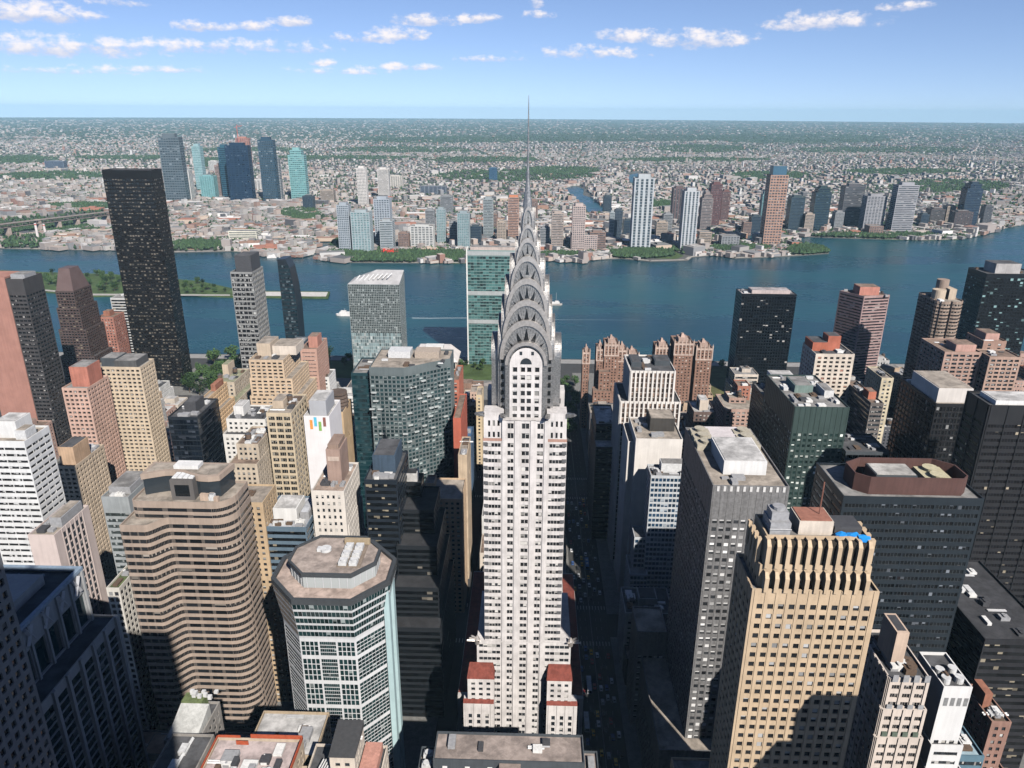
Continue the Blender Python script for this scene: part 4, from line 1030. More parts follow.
tudor('left of two brown brick gothic apartment houses with pale pinnacles', [(583, 590, 352, 12, 14), (597, 604, 349, 6, 20), (605, 619, 344, 4, 22), (618, 627, 350, 10, 18), (626, 639, 355, 14, 20), (593, 612, 391, -12, 12), (599, 611, 372, -6, 10)], 712)
tudor('right of two brown brick gothic apartment houses with pale pinnacles', [(656, 670, 347, 10, 20), (675, 694, 343, 2, 26), (697, 713, 348, 8, 22)], 705)
bx('apartment_block', 'small brick tower house with pinkish block below the gothic pair', 738, 751, 386, 600, 16, wall((.38, .17, .12), .25), G_DARK, PUNCH, ROOF_B, clut=2, maxwin=10)
bx('apartment_block', 'pinkish terraced apartment block right of the small brick tower house', 727, 765, 409, 585, 26, wall((.44, .30, .25), .2), G_DARK, dict(BALC := dict(bw=4.2, fh=3.3, ww=.6, wh=.55, inset=.6, margin=.8)), ROOF_T, low=[(-4, 4, -9, .5, 84)], up=[(.1, .55, .3, .9, 7)], clut=5, tanks=1, maxwin=30)
bx('apartment_block', 'dark brick apartment block with pale roof house below the right gothic house', 694, 716, 412, 560, 26, wall((.14, .10, .09), .2), G_DARK, PUNCH, ROOF_W, clut=4, tanks=1, maxwin=20, pents=[(.3, .7, .2, .7, 8, CREAM)])
bx('office_block', 'low office block at the right edge, coloured dark to stand for deep shade', 985, 1060, 640, 262, 60, wall((.03, .03, .033), .2, .6), G_BLK, RIB, roofm((.05, .05, .055)), clut=6, maxwin=20)  # added block, near black in place of the deep shade there
# ================================================================ left half of Manhattan
BAL = dict(bw=4.6, fh=3.0, ww=.66, wh=.56, inset=.9, margin=.6, sub=2, top=1.2)
# very tall dark bronze residential slab
bx('skyscraper', 'very tall black glass residential slab with rows of pale windows', 101.5, 151, 170, 830, 24, wall((.012, .011, .011), .1, .3), glass((.010, .010, .011), (.19, .165, .135), .5, .0, rough=.08), dict(bw=3.1, fh=4.1, ww=.72, wh=.5, inset=.18, margin=.4, top=8.5), ROOF_D, clut=0, maxwin=100, amin=1.5)
# slab with red brick end
root = bx('office_tower', 'dark office slab with a blank red brick end wall at the left edge', 5, 22.5, 279, 640, 27, wall((.065, .06, .06), .15, .6), glass((.012, .012, .013), (.4, .38, .36), .18), dict(bw=4, fh=3.8, ww=.86, wh=.5, inset=.35, margin=.5, top=14, sub=2), ROOF_G, pents=[(.1, .9, .2, .8, 3, METAL)], clut=4, maxwin=90)
X0, X1, Z = fpoly(5, 22.5, 279, 640, 27)
q = MB(); q.box(X0-34, X0-.1, 639.4, 667.2, 0, Z+1.5); q.build('brick_end_wall', wall((.37, .19, .15), .12, .9, .1), root)
# pyramid-topped bronze tower
x0, x1, z = fpoly(55, 73, 291, 780, 34)
rs = dict(bw=3.4, fh=3.2, ww=.74, wh=.5, inset=.4, margin=.5, top=1)
tiers = [(rect(x0-9, x1+10, 778.5, 816), 0, z*.42), (rect(x0-5, x1+6, 779.2, 815.5), z*.42-1, z*.66), (rect(x0-2.4, x1+3, 779.6, 815.2), z*.66-1, z*.85), (rect(x0, x1+.4, 780, 814), z*.85-1, z)]
root = tower('apartment_tower', 'dark brown stepped tower with a steep sloped cap', tiers, wall((.09, .065, .06), .15, .6), G_BLK, ROOF_D, rs, clut=0, maxwin=70, amin=1.2)
q = MB(); x1 += .4
lo = [(x0+.5, 780.6), (x1-.5, 780.6), (x1-.5, 813), (x0+.5, 813)]; hi = [(x0+3, 789), (x1-5.5, 789), (x1-5.5, 806), (x0+3, 806)]
for i in range(4):
    j = (i+1) % 4; q.quad((*lo[i], z-1), (*lo[j], z-1), (*hi[j], z+23), (*hi[i], z+23))
q.poly([(*p, z+23) for p in hi]); q.build('sloped_cap', wall((.13, .09, .085), .1, .5), root)
bx('apartment_tower', 'black and white striped apartment slab half hidden behind the black skyscraper', 110, 128, 298, 860, 22, wall((.5, .5, .5), .12), G_BLK, dict(bw=400, fh=3.4, ww=.96, wh=.6, sub=6, inset=.4, margin=.4), ROOF_G, clut=2, maxwin=40)
bx('apartment_block', 'small red brick block between the stepped dark tower and the black skyscraper', 97, 113, 317, 820, 24, wall((.36, .17, .13), .2), G_DARK, PUNCH, ROOF_B, pents=[(.2, .6, .3, .7, 5, BRICK)], clut=3, maxwin=20)
root = bx('apartment_tower', 'tan apartment tower with dark roof houses and tiers of balconies', 94, 140, 367, 485, 20, wall((.58, .47, .35), .14), G_DARK, dict(BAL, bw=3.7), ROOF_G, clut=3, maxwin=100, pents=[(.1, .45, .2, .9, 5, DKST), (.42, .9, .1, .95, 4, wall((.1, .1, .1)))])
bx('apartment_tower', 'pink brick apartment tower with a tall red roof house, left of the tan one', 61.5, 87, 388, 455, 26, wall((.54, .36, .29), .16), G_DARK, dict(BAL, bw=3.4), ROOF_G, clut=3, maxwin=100, pents=[(.25, .95, .2, .8, 13, wall((.45, .18, .13)))])
bx('office_tower', 'white office slab with thin dark bands of windows at the left edge', -30, 24, 441, 330, 20, wall((.66, .66, .66), .1), glass((.015, .016, .018), (.55, .55, .55), .35), dict(bw=5.0, fh=3.5, ww=.94, wh=.42, inset=.35, margin=.4, sub=4, top=2.4), ROOF_T, pents=[(.35, .75, .3, .9, 8, WHITE), (.75, .95, .2, .6, 4, METAL2)], clut=8, maxwin=100)
root = bx('office_block', 'blank pale pink stone block with a gridded sunlit side', 27.5, 54, 535, 290, 28, wall((.56, .47, .44), .1), glass((.03, .04, .05), (.3, .3, .3), .2), None, ROOF_T, clut=4, maxwin=60, pents=[(.45, .9, .3, .9, 4, METAL)],
   edge_st={(0, 1): dict(bw=3.4, fh=3.8, ww=.74, wh=.84, inset=.3, margin=6, top=2, pier=.25, pw=.6)})
X0, X1, Z = fpoly(56, 75, 466, 400, 30)
bx('apartment_block', 'small tan apartment tower with a plain tan roof house', 56, 75, 466, 400, 32, LTAN, G_DARK, dict(BAL, bw=3.6), ROOF_D, pents=[(.1, .9, .1, .6, 11, wall((.48, .33, .22)))], clut=4, maxwin=60)
bx('office_block', 'mid grey block with louvred top storey left of the brown curved tower', 101, 128, 497, 350, 28, wall((.30, .32, .33), .15), glass((.04, .05, .05), (.4, .42, .42), .3), dict(bw=400, fh=3.7, ww=.97, wh=.55, sub=14, inset=.25, margin=.3, top=9, band=True), ROOF_G, pents=[(.1, .9, .2, .9, 3, METAL)], clut=10, maxwin=20)
bx('office_block', 'cream gridded block with a green roof terrace beside the shaded glass tower', 106, 119, 588, 300, 26, wall((.58, .55, .5), .12), glass((.02, .02, .025), (.3, .3, .3), .2), dict(bw=3, fh=3.6, ww=.7, wh=.65, inset=.3, margin=.4), roofm((.12, .16, .06)), clut=2, maxwin=60)

def wave_tower():
    zT = atY(190, 503, 303)[1]
    def pth(dy=0):
        pts = [(-191, 296), (-179.5, 296)]
        for k in range(1, 7):
            s = k/6; e = s*s*(3-2*s); pts.append((-179.5+8*s, 296+7.5*e))
        pts.append((-150, 303.5))
        for k in range(1, 7):
            th = math.radians(90*k/6); pts.append((-150+9.5*math.sin(th), 303.5+9.5*(1-math.cos(th))))
        pts += [(-140.5, 327), (-191, 327)]
        return pts
    BRN = wall((.36, .285, .235), .12, .85)
    st = dict(bw=400, fh=4.05, ww=1.0, wh=.54, sub=3, band=True, join=True, margin=0.0, inset=.22, top=2.4)
    full = pth()
    upper = [(-172.5, 303.2)]+full[8:]
    upper = full
    tiers = [([*full], 0, zT-8.5), ([(p[0], p[1]) for p in inset([(-188.5, 306), (-187.6, 304.2), (-185.5, 303.6)]+full[8:15]+[(-140.5, 326), (-188.5, 326)], .05)], zT-9.5, zT)]
    g = glass((.015, .016, .018), (.35, .31, .27), .12, .22, (.10, .085, .075))
    root = tower('office_tower', 'brown banded office tower with a wavy front and a curved glass roof house', tiers, BRN, g, ROOF_T, st, clut=0, maxwin=100)
    # curved glass roof house
    q = MB(); hs = [(-169, 313)]
    for k in range(0, 9):
        s = k/8; hs.append((-185+37*s, 313.5+3.0*math.sin(s*math.pi*2-.6)))
    hs += [(-146, 324.5), (-185, 324.5)]
    q.prism(hs[1:], zT-1, zT+7.5, top=False); q.build('roof_house', glass((.02, .025, .03), (.1, .1, .1), .1, rough=.2), root)
    q = MB(); q.prism(inset(hs[1:], -.5), zT+7.5, zT+10.3); q.build('roof_house_rim', BRN, root)
    q = MB(); q.prism(inset(hs[1:], 1.2), zT+10.3, zT+10.5); q.build('roof', ROOF_T, root)
    q = MB(); q.box(-170, -159, 307.5, 315.5, zT-1, zT+9.5); q.build('elevator_house', wall((.13, .12, .115), .1), root)
    for k in range(4):
        q = MB(); q.box(-169.4+2.6*k, -167.2+2.6*k, 309.2, 314.8, zT+9.55, zT+10.1); q.build('skylight', plain((.75, .75, .75), .4), root)
    q = MB(); q.quad((-168, 307.45, zT+1), (-161, 307.45, zT+1), (-161, 307.45, zT+7), (-168, 307.45, zT+7)); q.build('window', G_BLK, root)
    for i in range(8):
        q = MB(); x, y = -156+R.random()*8, 306+R.random()*4; q.box(x-1.1, x+1.1, y-.9, y+.9, zT-1, zT+R.uniform(.5, 2.4)); q.build('roof_unit', R.choice([METAL2, wall((.5, .38, .3)), METAL]), root)
    q = MB(); q.box(-172, -160, 317, 323, zT+10.5, zT+12.3); q.build('penthouse', WHITE, root)
wave_tower()

def octagon_tower():
    # octagonal white-framed glass tower with a flared crown
    cx, cy = -82.0, 266.5
    def octo(hx, hy, c): e = c*1.12; return [(cx-hx+c, cy-hy), (cx+hx-c, cy-hy), (cx+hx, cy-hy+e), (cx+hx, cy+hy-e), (cx+hx-c, cy+hy), (cx-hx+c, cy+hy), (cx-hx, cy+hy-e), (cx-hx, cy-hy+e)]
    ztop = 133.0; zf = 112.0
    root = empty('office_tower', (cx, cy, 0), 'octagonal glass office tower with white grid and a flared pinkish roof', 'office tower')
    FOOT.append((-108, -56, 243, 290))
    FR = wall((.58, .585, .60), .08, .6); LB = wall((.42, .56, .58), .1, .5); DG = wall((.06, .065, .07), .1, .5)
    body = octo(21.8, 19.5, 10.3); crown = octo(25, 22.5, 13)
    B = MB(); W = []
    for i in range(8):
        a, b_ = body[i], body[(i+1) % 8]
        if i == 0:   # front: three bays, grouped floors
            L = b_[0]-a[0]; xs = [a[0], a[0]+L*.34, a[0]+L*.66, b_[0]]
            z = 0; g = 0
            while z < zf-1:
                z2 = min(z+12.9, zf)
                facade(B, W, (xs[0], a[1]), (xs[1], a[1]), z, z2, dict(bw=1.75, fh=2.65, ww=.88, wh=.88, inset=.08, margin=.3, top=1.5, base=.1), (g, 1))
                facade(B, W, (xs[1], a[1]), (xs[2], a[1]), z, z2, dict(bw=400, fh=2.0, ww=.97, wh=.86, sub=8, inset=.08, margin=.2, top=1.5, base=.1), (g, 2))
                facade(B, W, (xs[2], a[1]), (xs[3], a[1]), z, z2, dict(bw=1.75, fh=2.65, ww=.88, wh=.88, inset=.08, margin=.3, top=1.5, base=.1), (g, 3))
                z = z2; g += 1
        elif faces_cam(a, b_):
            z = 0; g = 0
            while z < zf-1:
                z2 = min(z+12.9, zf)
                facade(B, W, a, b_, z, z2, dict(bw=400, fh=2.0, ww=.97, wh=.84, sub=8, inset=.1, margin=.3, top=1.5, base=.1), (g, i+10)); z = z2; g += 1
        else: B.quad((*a, 0), (*b_, 0), (*b_, zf), (*a, zf))
    for i in range(8):   # flare: ribbed bands leaning out
        a, b_ = body[i], body[(i+1) % 8]; c_, d_ = crown[i], crown[(i+1) % 8]
        nseg = 5
        for k in range(nseg):
            f0, f1 = k/nseg, (k+.32)/nseg; f2 = (k+1)/nseg
            def lp(p, q_, f): return (p[0]+(q_[0]-p[0])*f, p[1]+(q_[1]-p[1])*f, zf+(ztop-2.4-zf)*f)
            B.quad(lp(a, c_, f0), lp(b_, d_, f0), lp(b_, d_, f1), lp(a, c_, f1))
            W.append(((500+i, k), [lp(a, c_, f1), lp(b_, d_, f1), lp(b_, d_, f2), lp(a, c_, f2)], [(0, k), (14, k), (14, k+.99), (0, k+.99)]))
    B.build('wall', FR, root)
    put_windows(W, root, glass((.010, .028, .029), (.35, .4, .4), .06, .12, (.3, .32, .33)), False, 100)
    q = MB()
    for i in range(8):
        j = (i+1) % 8; q.quad((*crown[i], ztop-2.4), (*crown[j], ztop-2.4), (*crown[j], ztop), (*crown[i], ztop))
    RB = MB(); deck(q, RB, crown, ztop, 1.4, 1.6); q.build('parapet', DG, root)
    RB.build('roof', roofm((.46, .36, .31)), root)
    inn = [(x, y+1.6) for x, y in octo(18, 14, 8)]
    q = MB(); q.prism(inn, ztop-1.4, ztop+4.2, top=False); q.build('penthouse_wall', glass((.10, .17, .19), (.3, .36, .37), .3, .1, (.4, .42, .42), rough=.3), root)
    q = MB()
    rim = inset(inn, -.7)
    for i in range(8):
        j = (i+1) % 8; q.quad((*rim[i], ztop+4.2), (*rim[j], ztop+4.2), (*rim[j], ztop+5.8), (*rim[i], ztop+5.8))
    RB = MB(); deck(q, RB, rim, ztop+5.8, .8, 1.0); q.build('penthouse_rim', DG, root); RB.build('penthouse_roof', roofm((.40, .33, .29)), root)
    for i in range(8):
        a, b_ = inn[i], inn[(i+1) % 8]
        if not faces_cam(a, b_): continue
        n_ = int(math.hypot(b_[0]-a[0], b_[1]-a[1])/3.0)
        m2 = MB()
        for k in range(n_): 
            f = (k+.5)/n_; x, y = a[0]+(b_[0]-a[0])*f, a[1]+(b_[1]-a[1])*f; m2.box(x-.12, x+.12, y-.25, y+.25, ztop-1.3, ztop+4.1)
        m2.build('penthouse_fins', FR, root)
    pit = MB(); pit.box(-79.5, -69.5, 259.5, 276.5, ztop+5.05, ztop+5.4); pit.build('plant_floor', wall((.25, .2, .16)), root)
    for k in range(6):
        q = MB(); q.box(-78.7+(k % 2)*4.4, -75.4+(k % 2)*4.4, 260+(k//2)*5.6, 264.2+(k//2)*5.6, ztop+5.4, ztop+7.0); q.cyl(-77+(k % 2)*4.4, 262.1+(k//2)*5.6, ztop+7.0, ztop+7.5, 1.3, None, 12); q.build('cooling_fan', METAL2, root)
    q = MB(); q.box(-80, -69, 276.7, 278.6, ztop+5.05, ztop+7.4); q.build('plant_screen', wall((.42, .33, .22)), root)
    q = MB(); q.cyl(-87, 272, ztop+5.0, ztop+6.2, 2.4, None, 16); q.box(-90.5, -86.5, 270.5, 273, ztop+5.0, ztop+6.4); q.build('roof_unit', METAL2, root)
    # pale blue service columns on the right corner
    for (x, y) in ((cx+22.2, cy-7.6), (cx+22.2, cy+2.0)):
        q = MB(); q.box(x-.3, x+2.0, y-1.6, y+2.2, 0, ztop-5); q.build('corner_column', LB, root)
octagon_tower()

# foreground roofs: below the octagon tower
def fore():
    x0, x1 = -116, -77
    root = tower('office_block', 'pale roofed block with an orange-red railing in the foreground', [(rect(-112, -76.5, 150, 196), 0, 99), (rect(-109, -78.5, 176, 200), 98, 107)], LTAN, G_DARK, roofm((.56, .46, .44)), PUNCH, clut=14, maxwin=40)
    rl = MB(); OR = plain((.42, .085, .035), .7)
    for (a, b_) in (((-109, 200.0), (-101, 200.0)), ((-101, 197), (-97, 197)), ((-97, 200.0), (-78.7, 200.0)), ((-78.7, 200.0), (-78.7, 177)), ((-109, 200), (-109, 177))):
        h = .9 if a[0] == -109 else 1.6
        dx, dy = b_[0]-a[0], b_[1]-a[1]
        rl.box(min(a[0], b_[0])-.15, max(a[0], b_[0])+.15, min(a[1], b_[1])-.15, max(a[1], b_[1])+.15, 107, 107+h)
    rl.build('railing', OR, root)
    root = tower('office_block', 'cream block with a dark pitched roof hatch and pipes in the foreground', [(rect(-75.5, -49.5, 160, 204), 0, 101), (rect(-66, -57.5, 189, 203), 100, 111)], CREAM, G_DARK, ROOF_D, PUNCH, clut=0, maxwin=40)
    pp = MB()
    for k in range(9): pp.bar((-74+k*.9, 178, 101.8), (-70.5+k*.9, 196, 102.4), .22)
    pp.build('pipe_rack', METAL2, root)
    q = MB(); q.box(-57, -51, 180, 203, 100, 103.5); q.build('penthouse', wall((.55, .28, .22), .25), root)
    q = MB(); q.poly([(-66.3, 188.5, 111.3), (-57.2, 188.5, 111.3), (-57.2, 203, 113.5), (-66.3, 203, 113.5)]); q.poly([(-57.2, 188.5, 111.3), (-57.2, 203, 111.0), (-57.2, 203, 113.5)]); q.build('pitched_roof', plain((.05, .05, .052), .8), root)
    for k in range(10):
        q = MB(); x, y = -74+R.random()*14, 170+R.random()*8; q.cyl(x, y, 100, 102+R.random(), .9, None, 10); q.build('vent', R.choice([METAL, DARKM, METAL2]), root)
    root = tower('office_block', 'tan block with ochre parapet behind the orange railing', [(rect(-103, -77, 205, 226), 0, 94)], wall((.42, .33, .23)), G_DARK, ROOF_W, PUNCH, clut=6, maxwin=10)
    root = tower('office_block', 'grey roof with white ducts and a green terrace in the lower left foreground', [(rect(-129, -113.5, 172, 206), 0, 102), (rect(-133, -120, 206.3, 226), 0, 98)], wall((.3, .28, .26)), G_DARK, ROOF_D, PUNCH, clut=0, maxwin=20)
    q = MB()
    for k in range(4): q.box(-124+k*.4, -121.5+k*.4, 176+k*7, 180+k*7, 101, 102.8)
    q.bar((-122, 176, 102), (-120.5, 204, 102), .5); q.build('duct', METAL2, root)
    q = MB(); q.poly([(-132, 207, 98.4), (-121, 207, 98.4), (-121, 220, 102.5), (-132, 220, 102.5)]); q.poly([(-121, 207, 97), (-121, 220, 97), (-121, 220, 102.5), (-121, 207, 98.4)]); q.build('sloped_roof', wall((.5, .5, .48), .25), root)
    q = MB(); q.box(-132, -124, 220.2, 225, 97, 103); q.build('penthouse', wall((.16, .2, .09), .3), root)
    for k in range(9):
        q = MB(); x, y = -131+R.random()*10, 221+R.random()*4; q.box(x, x+1.4, y, y+1.2, 102.9, 104+R.random()); q.build('roof_unit', METAL2, root)
fore()
def hotel():
    st = dict(bw=2.4, fh=3.6, ww=.9, wh=.7, inset=.12, margin=.3, top=6)
    root = tower('hotel', 'dark glass hotel with a long weathered flat roof in front of the white skyscraper', [(rect(-41, 28.5, 196, 225), 0, 79), (rect(-34.5, 22.5, 211, 224.5), 78, 87.5)], DKST, G_BLK, roofm((.34, .28, .25)), st, clut=3, maxwin=40, edge_st={(1, 0): None})
    q = MB(); q.box(-9.5, -1.5, 198, 210.9, 78, 86.5); q.build('roof_link', wall((.3, .24, .21)), root)
    for k in range(6):
        q = MB(); xx = -31+k*8.5; 
        if -11 < xx < 0: continue
        q.quad((xx, 210.93, 82), (xx+1.8, 210.93, 82), (xx+1.8, 210.93, 84.4), (xx, 210.93, 84.4)); q.build('window', plain((.7, .7, .68), .4), root)
    q = MB(); q.box(14, 20.5, 210.6, 210.9, 80, 83.5); q.build('panel', plain((.7, .66, .6), .7), root)
    for k in range(5):
        q = MB(); q.box(-39.5, -36, 199+k*5, 202+k*5, 78, 80.4); q.cyl(-37.8, 200.5+k*5, 80.4, 81.2, 1.3, None, 12); q.build('cooling_fan', METAL2, root)
    q = MB(); q.box(24.5, 27, 199, 222, 78, 79.6); q.build('duct', METAL, root)
hotel()
# shaded glass tower with lattice crown, gridded slab at the left edge
def shaded():
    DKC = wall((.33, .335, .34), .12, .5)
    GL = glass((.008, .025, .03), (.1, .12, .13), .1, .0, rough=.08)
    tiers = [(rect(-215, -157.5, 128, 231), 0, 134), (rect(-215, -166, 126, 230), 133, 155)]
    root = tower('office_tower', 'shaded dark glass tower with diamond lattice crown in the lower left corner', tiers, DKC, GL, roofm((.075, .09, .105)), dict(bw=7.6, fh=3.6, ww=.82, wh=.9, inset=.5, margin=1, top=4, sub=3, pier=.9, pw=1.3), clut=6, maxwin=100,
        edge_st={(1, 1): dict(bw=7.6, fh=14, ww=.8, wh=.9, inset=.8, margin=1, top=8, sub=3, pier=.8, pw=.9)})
    q = MB(); q.box(-167.2, -165.6, 125.8, 230.2, 155, 156.2); q.box(-215, -167.3, 228.6, 230.2, 155, 156.2); q.build('parapet_band', plain((.24, .31, .39), .5), root)
    for k in range(11):
        y = 133+k*9
        for (ya, yb) in ((y, y+3.6), (y+3.6, y)):
            q = MB(); q.bar((-165.6, ya, 148.2), (-165.6, yb, 154.5), .55); q.build('lattice_strut', wall((.42, .42, .44), .1, .5), root)
    for k in range(4):
        q = MB(); q.bar((-205+k*9, 140, 155), (-205+k*9, 226, 155), .5); q.build('roof_beam', plain((.1, .14, .2), .5), root)
    q = MB(); q.box(-200, -175, 190, 222, 154, 158); q.build('penthouse', DKC, root)
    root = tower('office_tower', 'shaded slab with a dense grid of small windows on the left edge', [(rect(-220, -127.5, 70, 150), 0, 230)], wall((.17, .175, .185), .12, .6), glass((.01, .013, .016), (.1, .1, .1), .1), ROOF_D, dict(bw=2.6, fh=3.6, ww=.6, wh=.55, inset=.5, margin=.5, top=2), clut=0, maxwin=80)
shaded()
# --- buildings between Third Avenue and the river, left of the spire
bx('office_block', 'small black glass block with a dark roof box', 167.5, 197, 417, 440, 34, NAVY, glass((.006, .009, .014), (.05, .06, .08), .2, .04, (.02, .02, .03)), dict(bw=400, fh=3.8, ww=.98, wh=.8, sub=8, band=True, inset=.15, margin=.2), ROOF_D, pents=[(.35, .75, .3, .7, 6, DARKM)], clut=6, maxwin=30)
bx('apartment_block', 'apartment block with sunlit orange stepped terraces behind the small black block', 200, 207, 399, 480, 36, wall((.60, .42, .26), .14), G_DARK, dict(BAL, bw=4), ROOF_T, low=[(-4, 4, -8, .5, 112), (0, 7, 1, .6, 96)], clut=4, maxwin=50, pents=[(.1, .8, .5, .9, 4, BRICK)])
bx('apartment_block', 'beige block with a round water tank house near the park', 214, 234, 382, 560, 34, BEIGE, G_DARK, PUNCH, roofm((.3, .3, .2)), low=[(3, 6, -16, .4, 96)], clut=5, tanks=2, maxwin=40, pents=[(.05, .35, .5, .9, 9, LTAN)])
X0, X1, Z = fpoly(248, 283, 360, 520, 40)
zig = [(rect(X0-3, X1+17, 516, 562), 0, Z*.70), (rect(X0-1, X1+11, 517.5, 561.5), Z*.70-1, Z*.80), (rect(X0, X1+6, 518.5, 561), Z*.80-1, Z*.9), (rect(X0+.4, X1, 520, 560), Z*.9-1, Z)]
tower('apartment_tower', 'sandy ziggurat apartment tower stepping down in terraces to the right', zig, wall((.58, .44, .31), .14), G_DARK, ROOF_T, dict(BAL, bw=4.2), clut=4, maxwin=90, pents=[(.1, .5, .3, .8, 9, LTAN), (.5, 1.2, .4, .9, 6, CREAM)])
bx('office_block', 'tan building with large square gridded windows below the ziggurat', 266, 291, 413, 430, 34, wall((.52, .43, .31), .14), glass((.02, .02, .02), (.3, .28, .24), .3, .15, (.3, .26, .2)), dict(bw=5.4, fh=4.2, ww=.82, wh=.62, inset=.4, sub=3, margin=.6), ROOF_T, clut=6, tanks=1, maxwin=60, pents=[(.05, .5, .3, .7, 4, LTAN)])
bx('apartment_block', 'white punched-window block left of the tan gridded building', 226, 265, 419, 462, 26, wall((.68, .66, .63), .1), G_DARK, PUNCH, ROOF_D, low=[(-1, -12, -6, .4, 108)], clut=8, maxwin=60, pents=[(.1, .35, .3, .8, 6, WHITE)])
bx('apartment_block', 'low beige loft with a brown roof below the white punched block', 236, 258, 444, 420, 28, BEIGE, G_DARK, PUNCH, ROOF_B, clut=7, tanks=1, maxwin=40, low=[(-3, 1, -8, .4, 108)])
bx('apartment_tower', 'pinkish striped brick slab with a small red roof house', 300, 316.5, 349, 600, 34, wall((.48, .30, .24), .1), G_DARK, dict(bw=400, fh=3.4, ww=.9, wh=.2, sub=10, inset=.2, margin=1), ROOF_B, clut=4, maxwin=40, pents=[(.4, .95, .2, .6, 9, wall((.45, .22, .17)))], edge_st={(0, 1): dict(bw=3.4, fh=3.2, ww=.5, wh=.5, inset=.3)})
bx('apartment_block', 'white low block tucked behind the pinkish striped slab', 318, 329, 377, 618, 22, WHITE, G_DARK, PUNCH, ROOF_G, clut=3, maxwin=20)
bx('office_tower', 'dark blue-grey glass slab between the ziggurat and the pinkish slab', 287, 301, 345, 700, 30, wall((.07, .09, .11), .12, .4), glass((.015, .025, .035), (.1, .12, .14), .2), dict(bw=3, fh=3.6, ww=.85, wh=.7, inset=.15), ROOF_G, clut=3, maxwin=30)
# blade-like dark tower
def blade():
    Y = 800; d = 20
    l = [atY(px, py, Y) for px, py in ((286.5, 342), (277, 259.5))]; r_ = [atY(px, py, Y) for px, py in ((285, 259), (289.5, 268), (293.5, 285), (297, 305), (300, 342))]
    xb0 = atY(286.5, 342, Y)[0]; xb1 = atY(301, 342, Y)[0]
    pr = [(xb0, 0), (xb1, 0)]+[p for p in reversed(r_)]+[l[1]]
    B = MB(); B.poly([(p[0], Y, p[1]) for p in pr]); B.poly([(p[0], Y+d, p[1]) for p in reversed(pr)])
    n = len(pr)
    for i in range(n):
        j = (i+1) % n; B.quad((pr[i][0], Y, pr[i][1]), (pr[i][0], Y+d, pr[i][1]), (pr[j][0], Y+d, pr[j][1]), (pr[j][0], Y, pr[j][1]))
    root = empty('apartment_tower', ((xb0+xb1)/2, Y+10, 0), 'slender dark blade tower tapering to a curved tip by the river', 'tower')
    FOOT.append((xb0, xb1, Y, Y+d))
    B.build('wall', NAVY, root)
    q = 0; z = 6
    def xr(z_):
        pts = [(0, xb1)]+[(p[1], p[0]) for p in reversed(r_)]
        for (za, xa), (zb, xb) in zip(pts, pts[1:]):
            if za <= z_ <= zb: return xa+(xb-xa)*(z_-za)/(zb-za)
        return pts[-1][1]
    zt = l[1][1]
    while z < zt-8:
        xl = xb0+(l[1][0]-xb0)*z/zt+.5; xx = xr(z+2)-.5
        m2 = MB(); m2.quad((xl, Y-.06, z), (xx, Y-.06, z), (xr(z+2.6)-.5, Y-.06, z+2.6), (xl, Y-.06, z+2.6), [(0, z), (6, z), (6, z+.9), (0, z+.9)])
        m2.build('window_band', glass((.012, .03, .04), (.12, .16, .18), .25, .06, (.02, .02, .03)), root); z += 4.2
blade()
root = bx('apartment_tower', 'narrow black and white framed tower with a black roof house', 230, 252, 272, 700, 30, wall((.26, .26, .255), .12), glass((.012, .012, .014), (.5, .5, .48), .34), dict(bw=4.4, fh=4.6, ww=.9, wh=.66, inset=.8, sub=3, margin=.3, top=1), ROOF_D, clut=0, maxwin=90, amin=1.5, pents=[(.22, .95, .1, .9, 15, DARKM)])
root = bx('office_block', 'white blank-walled building with four coloured vertical bars', 303.5, 329, 416, 450, 30, wall((.74, .72, .74), .06), G_DARK, None, ROOF_W, clut=0, maxwin=0, pents=[(.2, .86, .1, .8, 9.5, wall((.40, .41, .44), .08))])
X0, X1, Z = fpoly(303.5, 329, 416, 450, 30)
for k, (xa, ya, c_) in enumerate(((309.5, 420, (.75, .30, .06)), (313.5, 417.2, (.10, .48, .68)), (318.3, 421.7, (.22, .42, .10)), (322.6, 417.4, (.24, .10, .08)))):
    xq, zq = atY(xa, ya, 449.9); s = MB(); s.box(xq, xq+1.9, 449.88, 449.98, zq-6.6, zq); s.build('coloured_bar', plain(c_, .8), root)
root = bx('apartment_tower', 'slim tan tower crowned by a dark wooden lattice drum', 331, 343, 412, 490, 26, wall((.55, .40, .25), .14), G_DARK, dict(bw=30, fh=40, ww=.1, wh=.1, inset=.2), ROOF_D, clut=0, maxwin=0)
X0, X1, Z = fpoly(331, 343, 412, 490, 26)
for k in range(5):
    q = MB(); q.cyl((X0+X1)/2-1.5, 503, Z-1+k*2.6, Z+.8+k*2.6, 6.6+.4*math.sin(k), 6.3, 16); q.build('lattice_drum', wall((.12, .09, .075), .2), root)
root = bx('office_block', 'beige stone building with a blank-faced brown tower house on its roof', 311, 344, 491, 340, 34, wall((.66, .61, .56), .12), G_DARK, dict(bw=3.2, fh=4, ww=.42, wh=.5, inset=.3, margin=1.4, top=1.4), roofm((.42, .32, .26)), clut=10, maxwin=80, low=[(-5, .6, 2, .5, 108)])
X0, X1, Z = fpoly(311, 344, 491, 340, 34)
q = MB(); q.box(X0+6.5, X0+14, 350, 366, Z-1, Z+19); q.build('tower_house', wall((.34, .24, .2), .2), root)
q = MB(); q.box(X0+7.4, X0+13.2, 351, 365, Z+19, Z+21.5); q.build('tower_house_top', wall((.28, .2, .16), .2), root)
q = MB(); q.box(X0+7.2, X0+13.3, 349.85, 349.98, Z+12.5, Z+15); q.build('louvre', wall((.5, .4, .34), .2), root)
